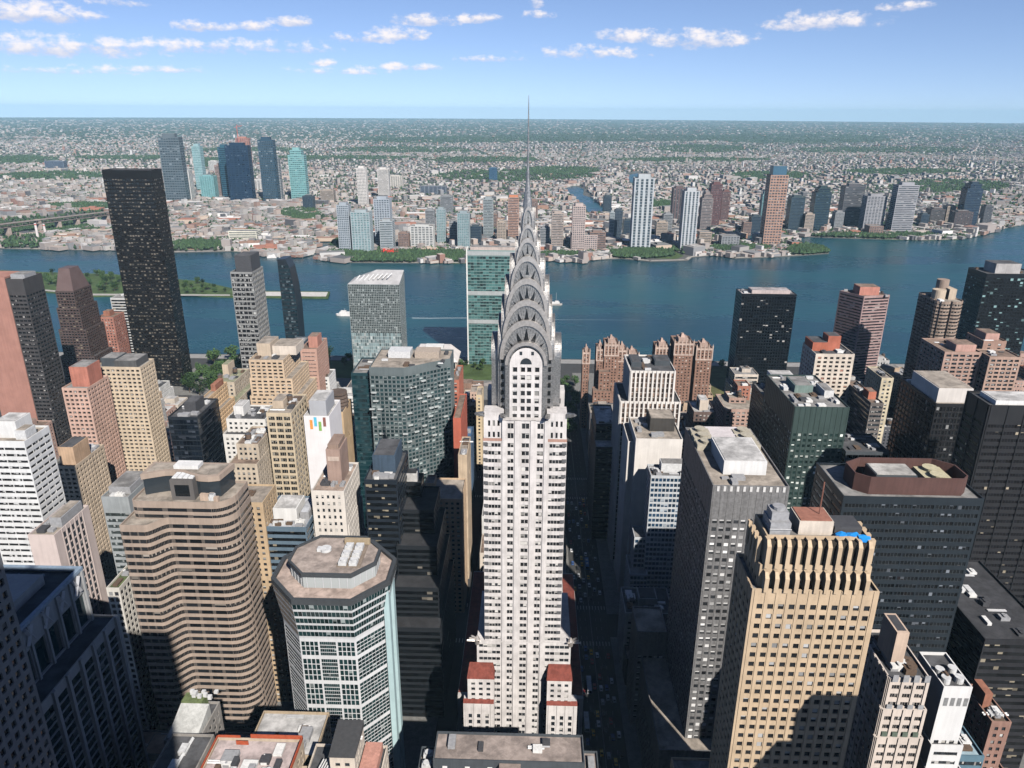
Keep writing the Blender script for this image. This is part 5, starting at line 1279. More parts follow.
root = bx('office_block', 'low blue-grey block with a white roof house behind the octagonal tower', 258, 306, 527, 330, 33, wall((.12, .17, .22), .12, .5), G_BLK, dict(bw=400, fh=3.8, ww=.97, wh=.5, sub=12, band=True, inset=.2, margin=.3), roofm((.46, .47, .5)), clut=8, maxwin=20, pents=[(.22, .72, .25, .7, 6, WHITE), (.76, .95, .3, .7, 3, METAL)])
tower('apartment_block', 'stepped tan brick block squeezed behind the brown curved tower', [(rect(-166, -124, 328.5, 350), 0, 84), (rect(-168, -135.5, 329, 349), 83, 128)], wall((.5, .37, .24), .16), G_DARK, ROOF_T, PUNCH, clut=0, maxwin=60)
root = bx('office_tower', 'dark office tower with a blue-black plant deck', 364, 397, 480, 345, 36, wall((.02, .026, .035), .12, .4), G_BLK, dict(bw=400, fh=3.8, ww=.97, wh=.55, sub=10, band=True, inset=.2, margin=.4), ROOF_D, clut=6, maxwin=30, pents=[(.15, .85, .3, .9, 9, wall((.06, .09, .13)))])
X0, X1, Z = fpoly(399, 421, 482, 372, 30)
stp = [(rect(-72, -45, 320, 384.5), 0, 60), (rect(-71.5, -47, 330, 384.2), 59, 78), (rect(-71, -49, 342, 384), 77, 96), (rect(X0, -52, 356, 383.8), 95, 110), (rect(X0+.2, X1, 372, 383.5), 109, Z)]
tower('office_tower', 'dark stepped glass building beside the narrow shaded street', stp, wall((.02, .023, .027), .12, .5), glass((.006, .007, .008), (.2, .18, .15), .05), roofm((.035, .035, .038)), dict(bw=400, fh=3.8, ww=.97, wh=.6, sub=8, band=True, inset=.2, margin=.3), clut=6, maxwin=40, pents=[(.1, .8, .2, .8, 4, ROOF_W)])  # roofs and blinds darkened in colour to stand in for shade
bx('apartment_block', 'narrow sunlit tan brick building behind the dark stepped glass building', 422, 437, 500, 420, 20, wall((.55, .40, .27), .15), G_DARK, PUNCH, ROOF_T, low=[(0, 17, -8, .4, 86)], up=[(.2, .8, .2, .8, 10)], clut=3, maxwin=30)
# faceted glass apartment tower
gl = glass((.02, .042, .046), (.36, .42, .42), .26, .10, (.30, .33, .33), rough=.18)
rt, poly, Z = ptower('apartment_tower', 'glass apartment tower with an angled front and scattered balconies', [(369, 368, 500), (404, 367.5, 500), (450.5, 358, 523)], 22, wall((.13, .155, .16), .12, .5), gl, dict(bw=3.0, fh=3.25, ww=.84, wh=.66, inset=.25, margin=.3, top=6, sub=1), ROOF_T, clut=8, maxwin=100)
for k in range(90):
    f = R.random(); z = 6+3.25*R.randint(0, int((Z-16)/3.25)); 
    if R.random() < .35: a, b_ = poly[0], poly[1]
    else: a, b_ = poly[1], poly[2]
    x, y = a[0]+(b_[0]-a[0])*f, a[1]+(b_[1]-a[1])*f
    u = Vector((b_[0]-a[0], b_[1]-a[1])).normalized()
    q = MB(); q.obox((x+u.y*.7, y-u.x*.7), (u.x, u.y), 1.9, .8, z, z+.9); q.build('balcony', plain((.45, .48, .48), .5), rt)
for (f0, f1, mt_) in ((.1, .45, METAL2), (.5, .9, plain((.4, .33, .27), .8))):
    q = MB(); x0_ = -112+50*f0; q.box(x0_, -112+48*f1, 525, 538, Z-1, Z+4); q.build('penthouse', mt_, rt)
bx('office_block', 'dark teal glass wing on the left of the angled glass apartment tower', 351, 368.5, 373, 505, 36, wall((.02, .05, .06), .12, .4), glass((.008, .03, .036), (.05, .09, .1), .2), dict(bw=400, fh=3.6, ww=.98, wh=.7, sub=6, band=True, inset=.15, margin=.2), ROOF_G, clut=5, maxwin=30)
# faceted grey glass tower with sloping roof
def un_plaza():
    X0, z0 = atY(347.5, 284, 770); X1, z1 = atY(399, 284, 770); zb = atY(409.5, 270, 804)[1]
    Z = z0; Y0, Y1 = 770, 804
    root = empty('office_tower', ((X0+X1)/2, 787, 0), 'grey-green glass tower with a pleated waist and sloping white roof', 'office tower'); FOOT.append((X0, X1, Y0, Y1))
    B = MB(); W = []
    wl = wall((.25, .28, .28), .1, .4); st = dict(bw=1.9, fh=2.6, ww=.86, wh=.82, inset=.08, margin=.2, top=.3)
    lv = [0, Z*.36, Z*.62, Z-9]
    facade(B, W, (X0, Y0), (X1, Y0), 0, lv[1], st, (1, 1))
    a = lv[1]; b_ = lv[2]
    facade(B, W, (X0+.1, Y0+3.0), (X1-.1, Y0+3.0), a, b_, st, (2, 1))
    B.quad((X0, Y0, a), (X1, Y0, a), (X1, Y0+3.0, a+2), (X0, Y0+3.0, a+2))
    facade(B, W, (X0, Y0), (X1, Y0), b_, Z, st, (3, 1))
    facade(B, W, (X1, Y0), (X1, Y1), 0, Z, st, (4, 1))
    B.quad((X1, Y1, 0), (X0, Y1, 0), (X0, Y1, Z), (X1, Y1, Z)); B.quad((X0, Y1, 0), (X0, Y0, 0), (X0, Y0, Z), (X0, Y1, Z))
    xm = X0+(X1-X0)*.45
    B.poly([(X1, Y0, Z), (X1, Y1, Z), (X1, Y1, zb)]); B.quad((X1, Y1, Z), (X0, Y1, Z), (xm, Y1, zb), (X1, Y1, zb))
    B.build('wall', wl, root)
    put_windows(W, root, glass((.05, .062, .062), (.30, .33, .33), .25, .1, (.22, .25, .25), rough=.2), False, 60, 1.2)
    q = MB(); q.quad((X0, Y0, Z), (X1, Y0, Z), (X1, Y1, zb), (xm, Y1, zb)); q.poly([(X0, Y0, Z), (xm, Y1, zb), (X0, Y1, Z)]); q.build('roof', wall((.46, .45, .45), .2), root)
    q = MB(); q.quad((X0+.3, Y0+2.9, lv[1]+2), (X1-.3, Y0+2.9, lv[1]+2), (X1-.3, Y0-.3, lv[2]+.3), (X0+.3, Y0-.3, lv[2]+.3), [(0, 0), (24, 0), (24, 9), (0, 9)]); q.build('sloped_glazing', glass((.18, .24, .25), (.5, .55, .55), .3, .12, (.4, .45, .45), .1, rough=.15), root)
    q = MB()
    for k in range(8): q.bar((X0+6+k*5, Y0+8, Z+1+k*.6), (X0+9+k*5, Y0+20, Z+5+k*.4), .6)
    q.build('roof_rail', METAL2, root)
un_plaza()
# green glass river slab
X0 = atY(466.5, 252, 930)[0]; Z = atY(466.5, 250, 930)[1]
st = dict(bw=400, fh=3.9, ww=.985, wh=.84, sub=22, inset=.15, margin=.5, band=True, top=7.5, skip=())
root = tower('office_tower', 'wide thin green glass slab beside the river, half hidden by the steel spire', [(rect(X0, X0+87, 930, 952), 0, Z)], wall((.20, .29, .28), .1, .5), glass((.06, .135, .13), (.012, .035, .035), .38, .03, (.25, .32, .3), rough=.15, spec=.6), ROOF_G, st, clut=0, maxwin=60, pents=[(.05, .95, .2, .8, 3, wall((.5, .42, .38)))])
for zz in (Z*.37, Z*.62, Z-6.5):
    q = MB(); q.box(X0+.6, X0+86.4, 929.7, 929.98, zz, zz+5.2); q.build('louvre_band', wall((.36, .38, .38), .1), root)
q = MB(); q.box(X0-.6, X0+.9, 929.6, 952.4, 0, Z+1); q.build('marble_end', wall((.7, .69, .66), .08), root)
# assembly hall
def hall():
    X0 = atY(412, 356, 930)[0]; X1 = atY(458, 356, 930)[0]; root = empty('assembly_hall', ((X0+X1)/2, 930, 0), 'low cream assembly hall with a row of piers and a pale hipped roof', 'hall'); FOOT.append((X0, X1, 905, 950))
    q = MB(); q.box(X0, X1, 906, 948, 0, 11); q.build('wall', CREAM, root)
    q = MB(); q.prism([(X0-2, 904), (X1+2, 904), (X1+2, 950), (X0-2, 950)], 11, 24, scale=.62); q.build('roof', wall((.64, .6, .58), .1), root)
    for k in range(13):
        q = MB(); x = X0+2+(X1-X0-4)*k/12; q.box(x-.9, x+.9, 905.2, 905.98, 2, 10.6); q.build('window', G_DARK, root)
    q = MB(); q.box(X0+20, X1-18, 918, 930, 22, 28); q.build('roof_house', WHITE, root)
hall()
# sunlit red side walls and roofs along the narrow street left of the white skyscraper
bx('apartment_block', 'bright red-sided brick building right of the angled glass tower', 452, 459, 380, 600, 40, wall((.42, .15, .10), .2), G_DARK, PUNCH, ROOF_B, clut=3, maxwin=30)
bx('apartment_block', 'nearer red-sided slab beside the narrow shaded street', 453, 461, 418, 500, 50, wall((.46, .13, .085), .15), G_DARK, None, ROOF_B, clut=2, maxwin=0)
bx('apartment_block', 'tan low building at the foot of the red-sided slab', 458, 467, 455, 450, 30, wall((.55, .43, .31)), G_DARK, dict(bw=30, fh=30, ww=.1, wh=.1), ROOF_T, clut=3, maxwin=0)
bx('apartment_block', 'little block with a blue tarpaulin-covered roof on the narrow street', 462, 472, 436, 560, 20, wall((.06, .1, .16)), G_DARK, PUNCH, roofm((.07, .15, .28)), clut=2, maxwin=10)
bx('apartment_block', 'tall narrow tan house with sunlit flank seen left of the white skyscraper', 476, 482, 395, 620, 22, wall((.6, .48, .32)), G_DARK, PUNCH, ROOF_T, clut=1, maxwin=10)
bx('apartment_block', 'small brown roofed house by the curved ramp road', 468, 476, 408, 640, 24, wall((.42, .26, .17)), G_DARK, PUNCH, roofm((.35, .22, .15)), clut=3, maxwin=10)
bx('apartment_block', 'small pinkish stone house by the curved ramp road', 470, 481, 392, 690, 22, wall((.5, .36, .29)), G_DARK, PUNCH, ROOF_T, clut=4, maxwin=10)
bx('apartment_block', 'cream house with cluttered roof below the curved ramp road', 463, 470, 398, 710, 24, wall((.55, .45, .35)), G_DARK, PUNCH, ROOF_G, clut=4, maxwin=10)
# bottom right
root = bx('office_tower', 'slim cream stepped tower with dark crown tanks at the bottom right', 889, 931, 678, 196, 24, wall((.60, .52, .46), .12), glass((.02, .02, .022), (.45, .42, .4), .25, .1, (.4, .36, .32)), dict(bw=3.4, fh=3.5, ww=.62, wh=.5, inset=.3, margin=.8, sub=3, top=2, pier=.35, pw=.9), ROOF_D, low=[(-1.2, 1.2, -2, 1, 121), (-.7, .7, -1, .7, 132)], clut=10, maxwin=100)
X0, X1, Z = fpoly(889, 931, 678, 196, 24)
q = MB(); q.box(X0+3, X0+7, 202, 212, Z-1, Z+13); q.build('chimney_house', wall((.55, .42, .33), .15), root)
q = MB(); q.box(X0+3.6, X0+6.4, 203, 211, Z+13.02, Z+13.1); q.build('chimney_opening', DARKM, root)
for zz in (Z, 132, 121):
    for k in range(4):
        q = MB(); q.box(X0+.8+k*3.4, X0+2.6+k*3.4, 194.3 if zz < 130 else 195.1, 195.4, zz-1, zz+1.6); q.build('terrace_planter', plain((.1, .13, .1), .9) if zz == 121 else METAL, root)
root = bx('office_tower', 'slim white stepped tower with roof fans right of the cream one', 944, 973, 687, 200, 17, wall((.68, .67, .66), .08), G_DARK, None, ROOF_D, low=[(-1, 3.2, -5, .6, 92), (-.6, 2.2, -3.4, .5, 104), (-.4, 1, -1.8, .4, 114)], clut=0, maxwin=60,
   edge_st={(3, 0): dict(bw=2.3, fh=7, ww=.62, wh=.5, inset=.3, margin=.8, top=22, base=112, skip=()), (2, 0): dict(bw=400, fh=4, ww=.9, wh=.4, inset=.3, sub=6), (1, 0): dict(bw=400, fh=4, ww=.9, wh=.4, inset=.3, sub=6), (0, 0): dict(bw=400, fh=4, ww=.9, wh=.4, inset=.3, sub=6)})
X0, X1, Z = fpoly(944, 973, 687, 200, 17)
for k in range(4):
    q = MB(); x, y = X0+2.2+(k % 2)*4.6, 203+4.2*(k//2)+R.random(); q.cyl(x, y, Z-1, Z+1.2, 1.5, None, 16); q.build('roof_fan', METAL2, root)
for k in range(4):
    q = MB(); q.quad((X0+1.1+k*2.2, 199.95, Z-8), (X0+2.5+k*2.2, 199.95, Z-8), (X0+2.5+k*2.2, 199.95, Z-4.6), (X0+1.1+k*2.2, 199.95, Z-4.6)); q.build('window', plain((.22, .22, .22), .5), root)
bx('apartment_block', 'brown brick house with a copper roof dome in the bottom right corner', 992, 1012, 722, 225, 20, wall((.32, .19, .15), .2), G_DARK, PUNCH, ROOF_B, clut=6, maxwin=20, pents=[(.1, .5, .4, .8, 6, BRICK)], low=[(-1, 10, -6, .4, 66)])
bx('office_block', 'pale blue-roofed glass wedge at the bottom right edge', 958, 985, 756, 205, 14, wall((.12, .2, .25), .1, .4), G_DARK, RIB, roofm((.3, .4, .45)), clut=2, maxwin=10)
# ================================================================ unseen neighbours behind and beside the viewpoint, added and shaped for the shade they cast
def behind():
    st = dict(bw=6, fh=4.2, ww=.9, wh=.6, inset=.2, margin=.5, sub=3)
    B = MB(); root = empty('skyscraper', (-48, -40, 0), 'tapering glass skyscraper the view is taken from, behind the viewpoint', 'skyscraper')
    for (z0, z1, s0, s1) in ((0, 250, 1, 1), (250, 362, 1, .9)):
        p = rect(-80, -17, -70, -7); B.prism([(-48+(a+48)*s0, -38+(b_+38)*s0) for a, b_ in p], z0, z1, scale=s1/s0)
    B.build('wall', wall((.3, .32, .33), .1, .4), root)
    m2 = MB(); m2.bar((-48, -38, 362), (-48, -38, 420), .8); m2.build('mast', METAL, root)
    for nm, lab, q, h, c in (('office_tower', 'dark glass tower out of view on the right, shaped for its shadow', (112, 142, 113, 125), 184, (.06, .07, .08)), ('office_tower', 'grey setback tower standing out of view behind the right', (60, 116, -60, 60), 150, (.3, .28, .25))):
        B = MB(); root = empty(nm, ((q[0]+q[1])/2, (q[2]+q[3])/2, 0), lab, 'office tower'); B.box(*q, 0, h); B.build('wall', wall(c, .1, .6), root)
        B = MB(); B.box(q[0]+9, q[1]-2, q[2]+3, q[3]-1, h, h+20); B.build('penthouse', wall(c, .1, .6), root); FOOT.append(q)
behind()

# ================================================================ filler mid-rise along the blocks
FCOL = [('tan brick', (.48, .36, .26)), ('red brick', (.33, .16, .11)), ('brown brick', (.25, .16, .12)), ('cream', (.58, .51, .44)), ('pale grey', (.46, .45, .44)), ('white', (.66, .65, .63)), ('dark grey', (.10, .10, .11)), ('pinkish', (.46, .31, .26))]
def fillers():
    n = 0
    done = list(FOOT)
    for (bx0, bx1, by0, by1) in BLK:
        if by0 < 250 or bx1-bx0 < 20: continue
        y = by0
        rows = 2
        for rr_ in range(max(1, int((by1-by0)/26))):
            L_ = (by1-by0)/max(1, int((by1-by0)/26)); ya, yb = by0+rr_*L_+.4, by0+(rr_+1)*L_-.4
            for half in range(2):
                xa, xb = (bx0, (bx0+bx1)/2-.6) if half == 0 else ((bx0+bx1)/2+.6, bx1)
                xa += R.random(); xb -= R.random()
                if by0 > 800 and -430 < xa < 335: continue
                pc = P((xa+xb)/2, ya, 30)
                if 165 < pc[0] < 252 and 330 < pc[1] < 408 and by0 > 600: continue
                if -75 < (xa+xb)/2 < -30 and ya < 345: continue
                if (xa+xb)/2 > 135 and ya < 345 and xa < 290: continue
                c = P((xa+xb)/2, ya, 40)
                if not (-30 < c[0] < 1060): continue
                sub = [(xa, xb, ya, yb)]
                if any(q[0] < xb+.8 and q[1] > xa-.8 and q[2] < yb+.8 and q[3] > ya-.8 for q in done):
                    mx_ = (xa+xb)/2; my_ = (ya+yb)/2
                    sub = [(xa, mx_-.4, ya, my_-.4), (mx_+.4, xb, ya, my_-.4), (xa, mx_-.4, my_+.4, yb), (mx_+.4, xb, my_+.4, yb)]
                for (a, b_, c0, d0) in sub:
                    if any(q[0] < b_+.5 and q[1] > a-.5 and q[2] < d0+.5 and q[3] > c0-.5 for q in done): continue
                    h = R.uniform(16, 42) if by0 < 600 else R.uniform(14, 44)
                    if R.random() < .18: h *= 1.35
                    nm, col = R.choice(FCOL)
                    k = R.random(); st = dict(PUNCH, bw=R.uniform(2.8, 4), fh=R.uniform(3.1, 3.8), ww=R.uniform(.4, .6))
                    if k < .25: st = dict(bw=400, fh=3.7, ww=.96, wh=.5, sub=9, inset=.25, margin=.4)
                    tiers = [(rect(a, b_, c0, d0), 0, h)]
                    if R.random() < .4 and b_-a > 12: tiers = [(rect(a, b_, c0, d0), 0, h*.75), (rect(a+2.5, b_-2.5, c0+3, d0-1.5), h*.75-1, h)]
                    size = 'squat' if h < 24 else ('middling' if h < 38 else 'taller')
                    tower('mid_rise_block', '%s %s block packed among the lower roofs of the side streets' % (size, nm), tiers, wall(col, .2), G_DARK, R.choice([ROOF_G, ROOF_T, ROOF_D, ROOF_W, ROOF_B]), st,
                          clut=R.randint(2, 5), tanks=1 if R.random() < .3 else 0, maxwin=14, cat='building', group='lower blocks between the towers', pents=[(R.uniform(.1, .4), R.uniform(.5, .8), R.uniform(.2, .5), R.uniform(.6, .9), R.uniform(2.5, 5), None)], amin=2.5)
                    n += 1
    return n
NF = fillers()

# ================================================================ trees
LEAF = []
def leaf_mat():
    mt, t, b = base_mat('leaves'); pos = t.new('ShaderNodeNewGeometry').outputs['Position']
    n_ = t.noise(pos, .35, 3)[0]
    t.l.new(t.mix(t.ramp(n_, .35, .65), c4((.022, .055, .016)), c4((.065, .125, .03))), b.inputs['Base Color']); b.inputs['Roughness'].default_value = .8
    return mt
LEAFM = leaf_mat(); BARK = plain((.09, .065, .045), .95)
def tree_proto(seed, label, group):
    r = random.Random(seed)
    root = empty('tree', (0, 0, 0), label, 'tree', group)
    T_ = MB(); T_.cyl(0, 0, 0, 4.5, .38, .22, 8)
    for k in range(5):
        a = 6.28*k/5+r.random(); T_.bar((0, 0, 2.6+.4*k), (2.6*math.cos(a), 2.6*math.sin(a), 5.5+r.random()*2), .10)
    T_.build('trunk', BARK, root)
    C_ = MB(); lobes = [(r.uniform(-2.6, 2.6), r.uniform(-2.6, 2.6), r.uniform(4.5, 9.5), r.uniform(1.8, 3.0)) for _ in range(9)]
    for (lx, ly, lz, lr) in lobes:
        for _ in range(46):
            v = Vector((r.gauss(0, 1), r.gauss(0, 1), r.gauss(0, .8))).normalized()*lr*r.uniform(.55, 1.05)
            c_ = Vector((lx, ly, lz))+v; u = Vector((r.gauss(0, 1), r.gauss(0, 1), r.gauss(0, 1))).normalized(); w_ = u.orthogonal().normalized(); s = r.uniform(.45, .95)
            C_.poly([tuple(c_+u*s), tuple(c_+w_*s*.7), tuple(c_-u*s), tuple(c_-w_*s*.7)])
    C_.build('crown', LEAFM, root)
    return root
def plant(specs, label, group):
    protos = [tree_proto(3+i, label, group) for i in range(3)]
    for i, (x, y, z, s) in enumerate(specs):
        o = protos[i] if i < 3 else copy_tree(protos[i % 3], (0, 0, 0))
        o.location = (x, y, z); o.scale = (s, s, s*R.uniform(.85, 1.1)); o.rotation_euler = (0, 0, R.random()*6)
def spots(poly, n, z, s0, s1, sep):
    out = []; xs = [p[0] for p in poly]; ys = [p[1] for p in poly]; t_ = 0
    while len(out) < n and t_ < 6000:
        t_ += 1; x, y = R.uniform(min(xs), max(xs)), R.uniform(min(ys), max(ys))
        if in_poly(x, y, poly) and all((x-o[0])**2+(y-o[1])**2 > sep*sep for o in out) and not any(q[0]-3 < x < q[1]+3 and q[2]-3 < y < q[3]+3 for q in FOOT): out.append((x, y, z, R.uniform(s0, s1)))
    return out
plant(spots([(-420, 800), (-262, 800), (-262, 935), (-420, 935)], 70, .1, 1.2, 2.0, 8), 'dense green tree in the riverside garden behind the white-framed tower', 'trees of the riverside garden')
plant(spots([(-262, 905), (-20, 905), (-20, 936), (-262, 936)], 26, .1, .7, 1.1, 8), 'small round tree along the lawns by the green river slab', 'trees of the lawns by the river')
plant(spots([(24, 690), (58, 690), (58, 860), (24, 860)], 22, .1, .9, 1.4, 7), 'street tree in the small park right of the white skyscraper', 'trees of the small park')
plant(spots([(118, 860), (330, 860), (330, 935), (118, 935)], 16, .1, .7, 1.1, 10), 'riverside tree near the black glass slab tower', 'trees by the river road')
isl = [atZ(a, c_) for a, c_ in [(40, 289.5), (92, 293), (128, 293), (128, 280), (100, 276), (42, 273.5)]]
plant(spots(isl, 26, .2, .9, 1.6, 11), 'tree on the green island left of the black skyscraper', 'trees on the left half of the island')
isl = [atZ(a, c_) for a, c_ in [(176, 293.5), (232, 294), (244, 291), (205, 284), (178, 281)]]
plant(spots(isl, 14, .2, .8, 1.3, 10), 'tree on the pale tip of the island right of the black skyscraper', 'trees on the right half of the island')

# ================================================================ boats and wakes
def boat(name, label, px, py, L, wd, h, heading, hull, sail=False):
    x, y = atZ(px, py, -2)
    root = empty(name, (x, y, -2), label, 'boat')
    B = MB(); u = Vector((math.cos(heading), math.sin(heading))); v = Vector((-u.y, u.x))
    out = [(-.5, -.42), (.2, -.5), (.42, -.25), (.5, 0), (.42, .25), (.2, .5), (-.5, .42)]
    def pts(k): return [(x+u.x*a*L*k+v.x*b_*wd*k, y+u.y*a*L*k+v.y*b_*wd*k) for a, b_ in out]
    B.prism(pts(1), -2, -2+h*.4); B.build('hull', hull, root)
    B = MB(); B.obox((x-u.x*L*.06, y-u.y*L*.06), (u.x, u.y), L*.34, wd*.36, -2+h*.4, -2+h*.78); B.build('cabin', WHITE, root)
    B = MB(); B.obox((x+u.x*L*.06, y+u.y*L*.06), (u.x, u.y), L*.14, wd*.26, -2+h*.78, -2+h*1.05); B.build('bridge_deck', WHITE, root)
    B = MB(); B.bar((x, y, -2+h*.8), (x, y, -2+h*(3.2 if sail else 1.6)), .14); B.build('mast', METAL2, root)
boat('ferry', 'white ferry left of the grey-green faceted tower', 345, 315.5, 30, 9, 8, math.pi, WHITE)
boat('work_boat', 'small boat with a tall mast just right of the steel spire', 556, 305, 22, 7, 7, 0, wall((.4, .38, .36)), True)
boat('ferry', 'white ferry moored along the far bank park', 350, 262.4, 34, 9, 8, .05, WHITE)
boat('barge', 'white boat by the sandy pier on the far bank', 274, 257.6, 30, 9, 8, .3, WHITE)
FOAM = plain((.5, .56, .58), .7)
def wake(pts, w0, w1):
    B = MB(); g = [atZ(a, c_, -1.97) for a, c_ in pts]
    for i in range(len(g)-1):
        n0 = w0+(w1-w0)*i/(len(g)-1); n1 = w0+(w1-w0)*(i+1)/(len(g)-1)
        B.quad((g[i][0], g[i][1]-n0, -1.97), (g[i+1][0], g[i+1][1]-n1, -1.97), (g[i+1][0], g[i+1][1]+n1, -1.97), (g[i][0], g[i][1]+n0, -1.97))
    tag(B.build('wake', FOAM), kind='structure')
wake([(412, 318), (430, 318.2), (450, 318), (468, 318)], 1.6, .9)
wake([(348, 315.6), (372, 316.5)], 1.0, 1.4)
wake([(554, 319.6), (600, 319.8), (640, 320.2)], .4, .1)

# ================================================================ cars and buses in the wide street
def car_proto():
    root = empty('car', (0, 0, 0), 'car driving along the wide shaded street', 'car', 'cars on the wide street')
    B = MB(); prof = [(-2.2, .35), (2.2, .35), (2.25, .75), (1.1, .9), (.5, 1.42), (-1.1, 1.45), (-1.75, .95), (-2.25, .85)]
    def ext(pr, hw):
        B.poly([(hw, p[0], p[1]) for p in pr]); B.poly([(-hw, p[0], p[1]) for p in reversed(pr)])
        for i in range(len(pr)):
            j = (i+1) % len(pr); B.quad((hw, pr[i][0], pr[i][1]), (-hw, pr[i][0], pr[i][1]), (-hw, pr[j][0], pr[j][1]), (hw, pr[j][0], pr[j][1]))
    ext(prof, .88); return root, B
CARC = [('white', (.7, .7, .7)), ('yellow', (.75, .45, .03)), ('black', (.02, .02, .022)), ('silver', (.4, .41, .42)), ('dark red', (.3, .03, .03)), ('blue', (.05, .1, .25))]
protos = []
for nm, c_ in CARC:
    root, B = car_proto(); root['label'] = '%s car driving along the wide shaded street' % nm; root['group'] = '%s cars on the wide street' % nm
    B.build('body', plain(c_, .3), root)
    B = MB(); B.quad((-.75, 1.12, .93), (.75, 1.12, .93), (.68, .52, 1.40), (-.68, .52, 1.40)); B.quad((.75, -1.78, .97), (-.75, -1.78, .97), (-.68, -1.14, 1.44), (.68, -1.14, 1.44)); B.quad((.89, .45, .95), (.89, -1.1, .95), (.885, -1.0, 1.36), (.885, .35, 1.36)); B.quad((-.89, -1.1, .95), (-.89, .45, .95), (-.885, .35, 1.36), (-.885, -1.0, 1.36)); B.build('glazing', G_BLK, root)
    for sx_ in (-.8, .8):
        for sy_ in (-1.35, 1.35):
            B = MB()
            for i in range(10):
                a0, a1 = 6.2832*i/10, 6.2832*(i+1)/10
                B.quad((sx_-.12, sy_+.33*math.cos(a0), .33+.33*math.sin(a0)), (sx_-.12, sy_+.33*math.cos(a1), .33+.33*math.sin(a1)), (sx_+.12, sy_+.33*math.cos(a1), .33+.33*math.sin(a1)), (sx_+.12, sy_+.33*math.cos(a0), .33+.33*math.sin(a0)))
            for e in (-.12, .12): B.poly([(sx_+e, sy_+.33*math.cos(6.2832*i/10), .33+.33*math.sin(6.2832*i/10)) for i in range(10)])
            B.build('wheel', DARKM, root)
    protos.append(root)
used = set(); k = 0
for lane, x in enumerate((33.4, 36.9, 40.2, 43.8, 47.1, 50.6)):
    y = 292+R.random()*8
    while y < 570:
        if not (380 < y < 424) and not any(abs(y-b_) < 9 and abs(x-a) < 2 for a, b_ in ((33.4, 318), (36.9, 346), (43.8, 470), (50.6, 540))):
            i = R.choice([0, 0, 1, 1, 2, 2, 3, 3, 4, 5])
            o = protos[i] if i not in used else copy_tree(protos[i], (0, 0, 0)); used.add(i)
            o.location = (x, y, .01); o.rotation_euler = (0, 0, 0 if x > 42 else math.pi); k += 1
        y += R.uniform(6.5, 26)
for i in range(6):
    if i not in used: protos[i].location = (36.9+3.3*(i % 3), 600+9*i, .01)
for (x, y, c_, lab) in ((33.6, 318, (.62, .64, .66), 'white city bus nearest the viewer in the wide street'), (36.9, 346, (.6, .62, .66), 'white city bus in the second lane beside the white skyscraper'), (43.8, 470, (.1, .2, .4), 'blue bus far along the wide street'), (50.6, 540, (.6, .6, .6), 'pale bus at the far kerb of the wide street')):
    root = empty('city_bus', (x, y, 0), lab, 'bus')
    B = MB(); B.box(x-1.27, x+1.27, y-6, y+6, .35, 3.1); B.build('body', plain(c_, .4), root)
    for s in (-1, 1):
        B = MB(); B.quad((x+s*1.285, y-5.4*s, 1.5), (x+s*1.285, y+5.4*s, 1.5), (x+s*1.285, y+5.4*s, 2.6), (x+s*1.285, y-5.4*s, 2.6)); B.build('side_windows', G_BLK, root)
    B = MB(); B.quad((x-1.1, y-6.02, 1.3), (x+1.1, y-6.02, 1.3), (x+1.1, y-6.02, 2.7), (x-1.1, y-6.02, 2.7)); B.build('windscreen', G_BLK, root)
    B = MB(); B.box(x-.8, x+.8, y-3, y-1, 3.1, 3.4); B.box(x-.8, x+.8, y+1.5, y+3.5, 3.1, 3.4); B.build('roof_unit', METAL2, root)
    for sx_ in (-1.05, 1.05):
        for sy_ in (-3.6, 3.4):
            B = MB(); B.box(x+sx_-.2, x+sx_+.2, y+sy_-.48, y+sy_+.48, 0.0, .9); B.build('wheel', DARKM, root)

# ================================================================ far bank: bridge approach, sign, chimneys, crane, low sheds
def bridge():
    root = empty('bridge', (*atZ(50, 236), 0), 'long dark steel bridge approach with a stone pier on the far left', 'bridge')
    a = Vector((*atZ(-80, 247), 44)); c_ = Vector((*atZ(112, 222), 44))
    xa, za = atY(-60, 231.5, a.y); xc, zc_ = atY(110, 211.5, c_.y)
    A = Vector((xa, a.y, za)); C_ = Vector((xc, c_.y, zc_))
    B = MB()
    d = (C_-A); s = Vector((-d.y, d.x, 0)).normalized()*9; n_ = 24
    for k in range(n_):
        p, q = A+d*(k/n_), A+d*((k+1)/n_)
        for off in (-1, 1):
            B.bar(tuple(p+s*off), tuple(q+s*off), .9); B.bar(tuple(p+s*off-Vector((0, 0, 9))), tuple(q+s*off-Vector((0, 0, 9))), .9)
            B.bar(tuple(p+s*off), tuple(q+s*off-Vector((0, 0, 9))), .45); B.bar(tuple(p+s*off-Vector((0, 0, 9))), tuple(p+s*off), .45)
    B.build('truss', wall((.2, .17, .15), .2), root)
    B = MB(); B.poly([tuple(A+s*1.1), tuple(A-s*1.1), tuple(C_-s*1.1), tuple(C_+s*1.1)]); B.poly([tuple(A+s*1.1-Vector((0, 0, 9))), tuple(A-s*1.1-Vector((0, 0, 9))), tuple(C_-s*1.1-Vector((0, 0, 9))), tuple(C_+s*1.1-Vector((0, 0, 9)))]); B.build('deck', wall((.25, .23, .22)), root)
    for f in (.18, .34, .52, .64, .76, .88, .97):
        p = A+d*f; hw = 11 if f == .52 else 4
        B = MB(); B.obox((p.x, p.y), (d.normalized().x, d.normalized().y), 4, 9, 0, p.z-9.2 if f != .52 else p.z+2); B.build('pier', wall((.42, .34, .29)), root)
bridge()
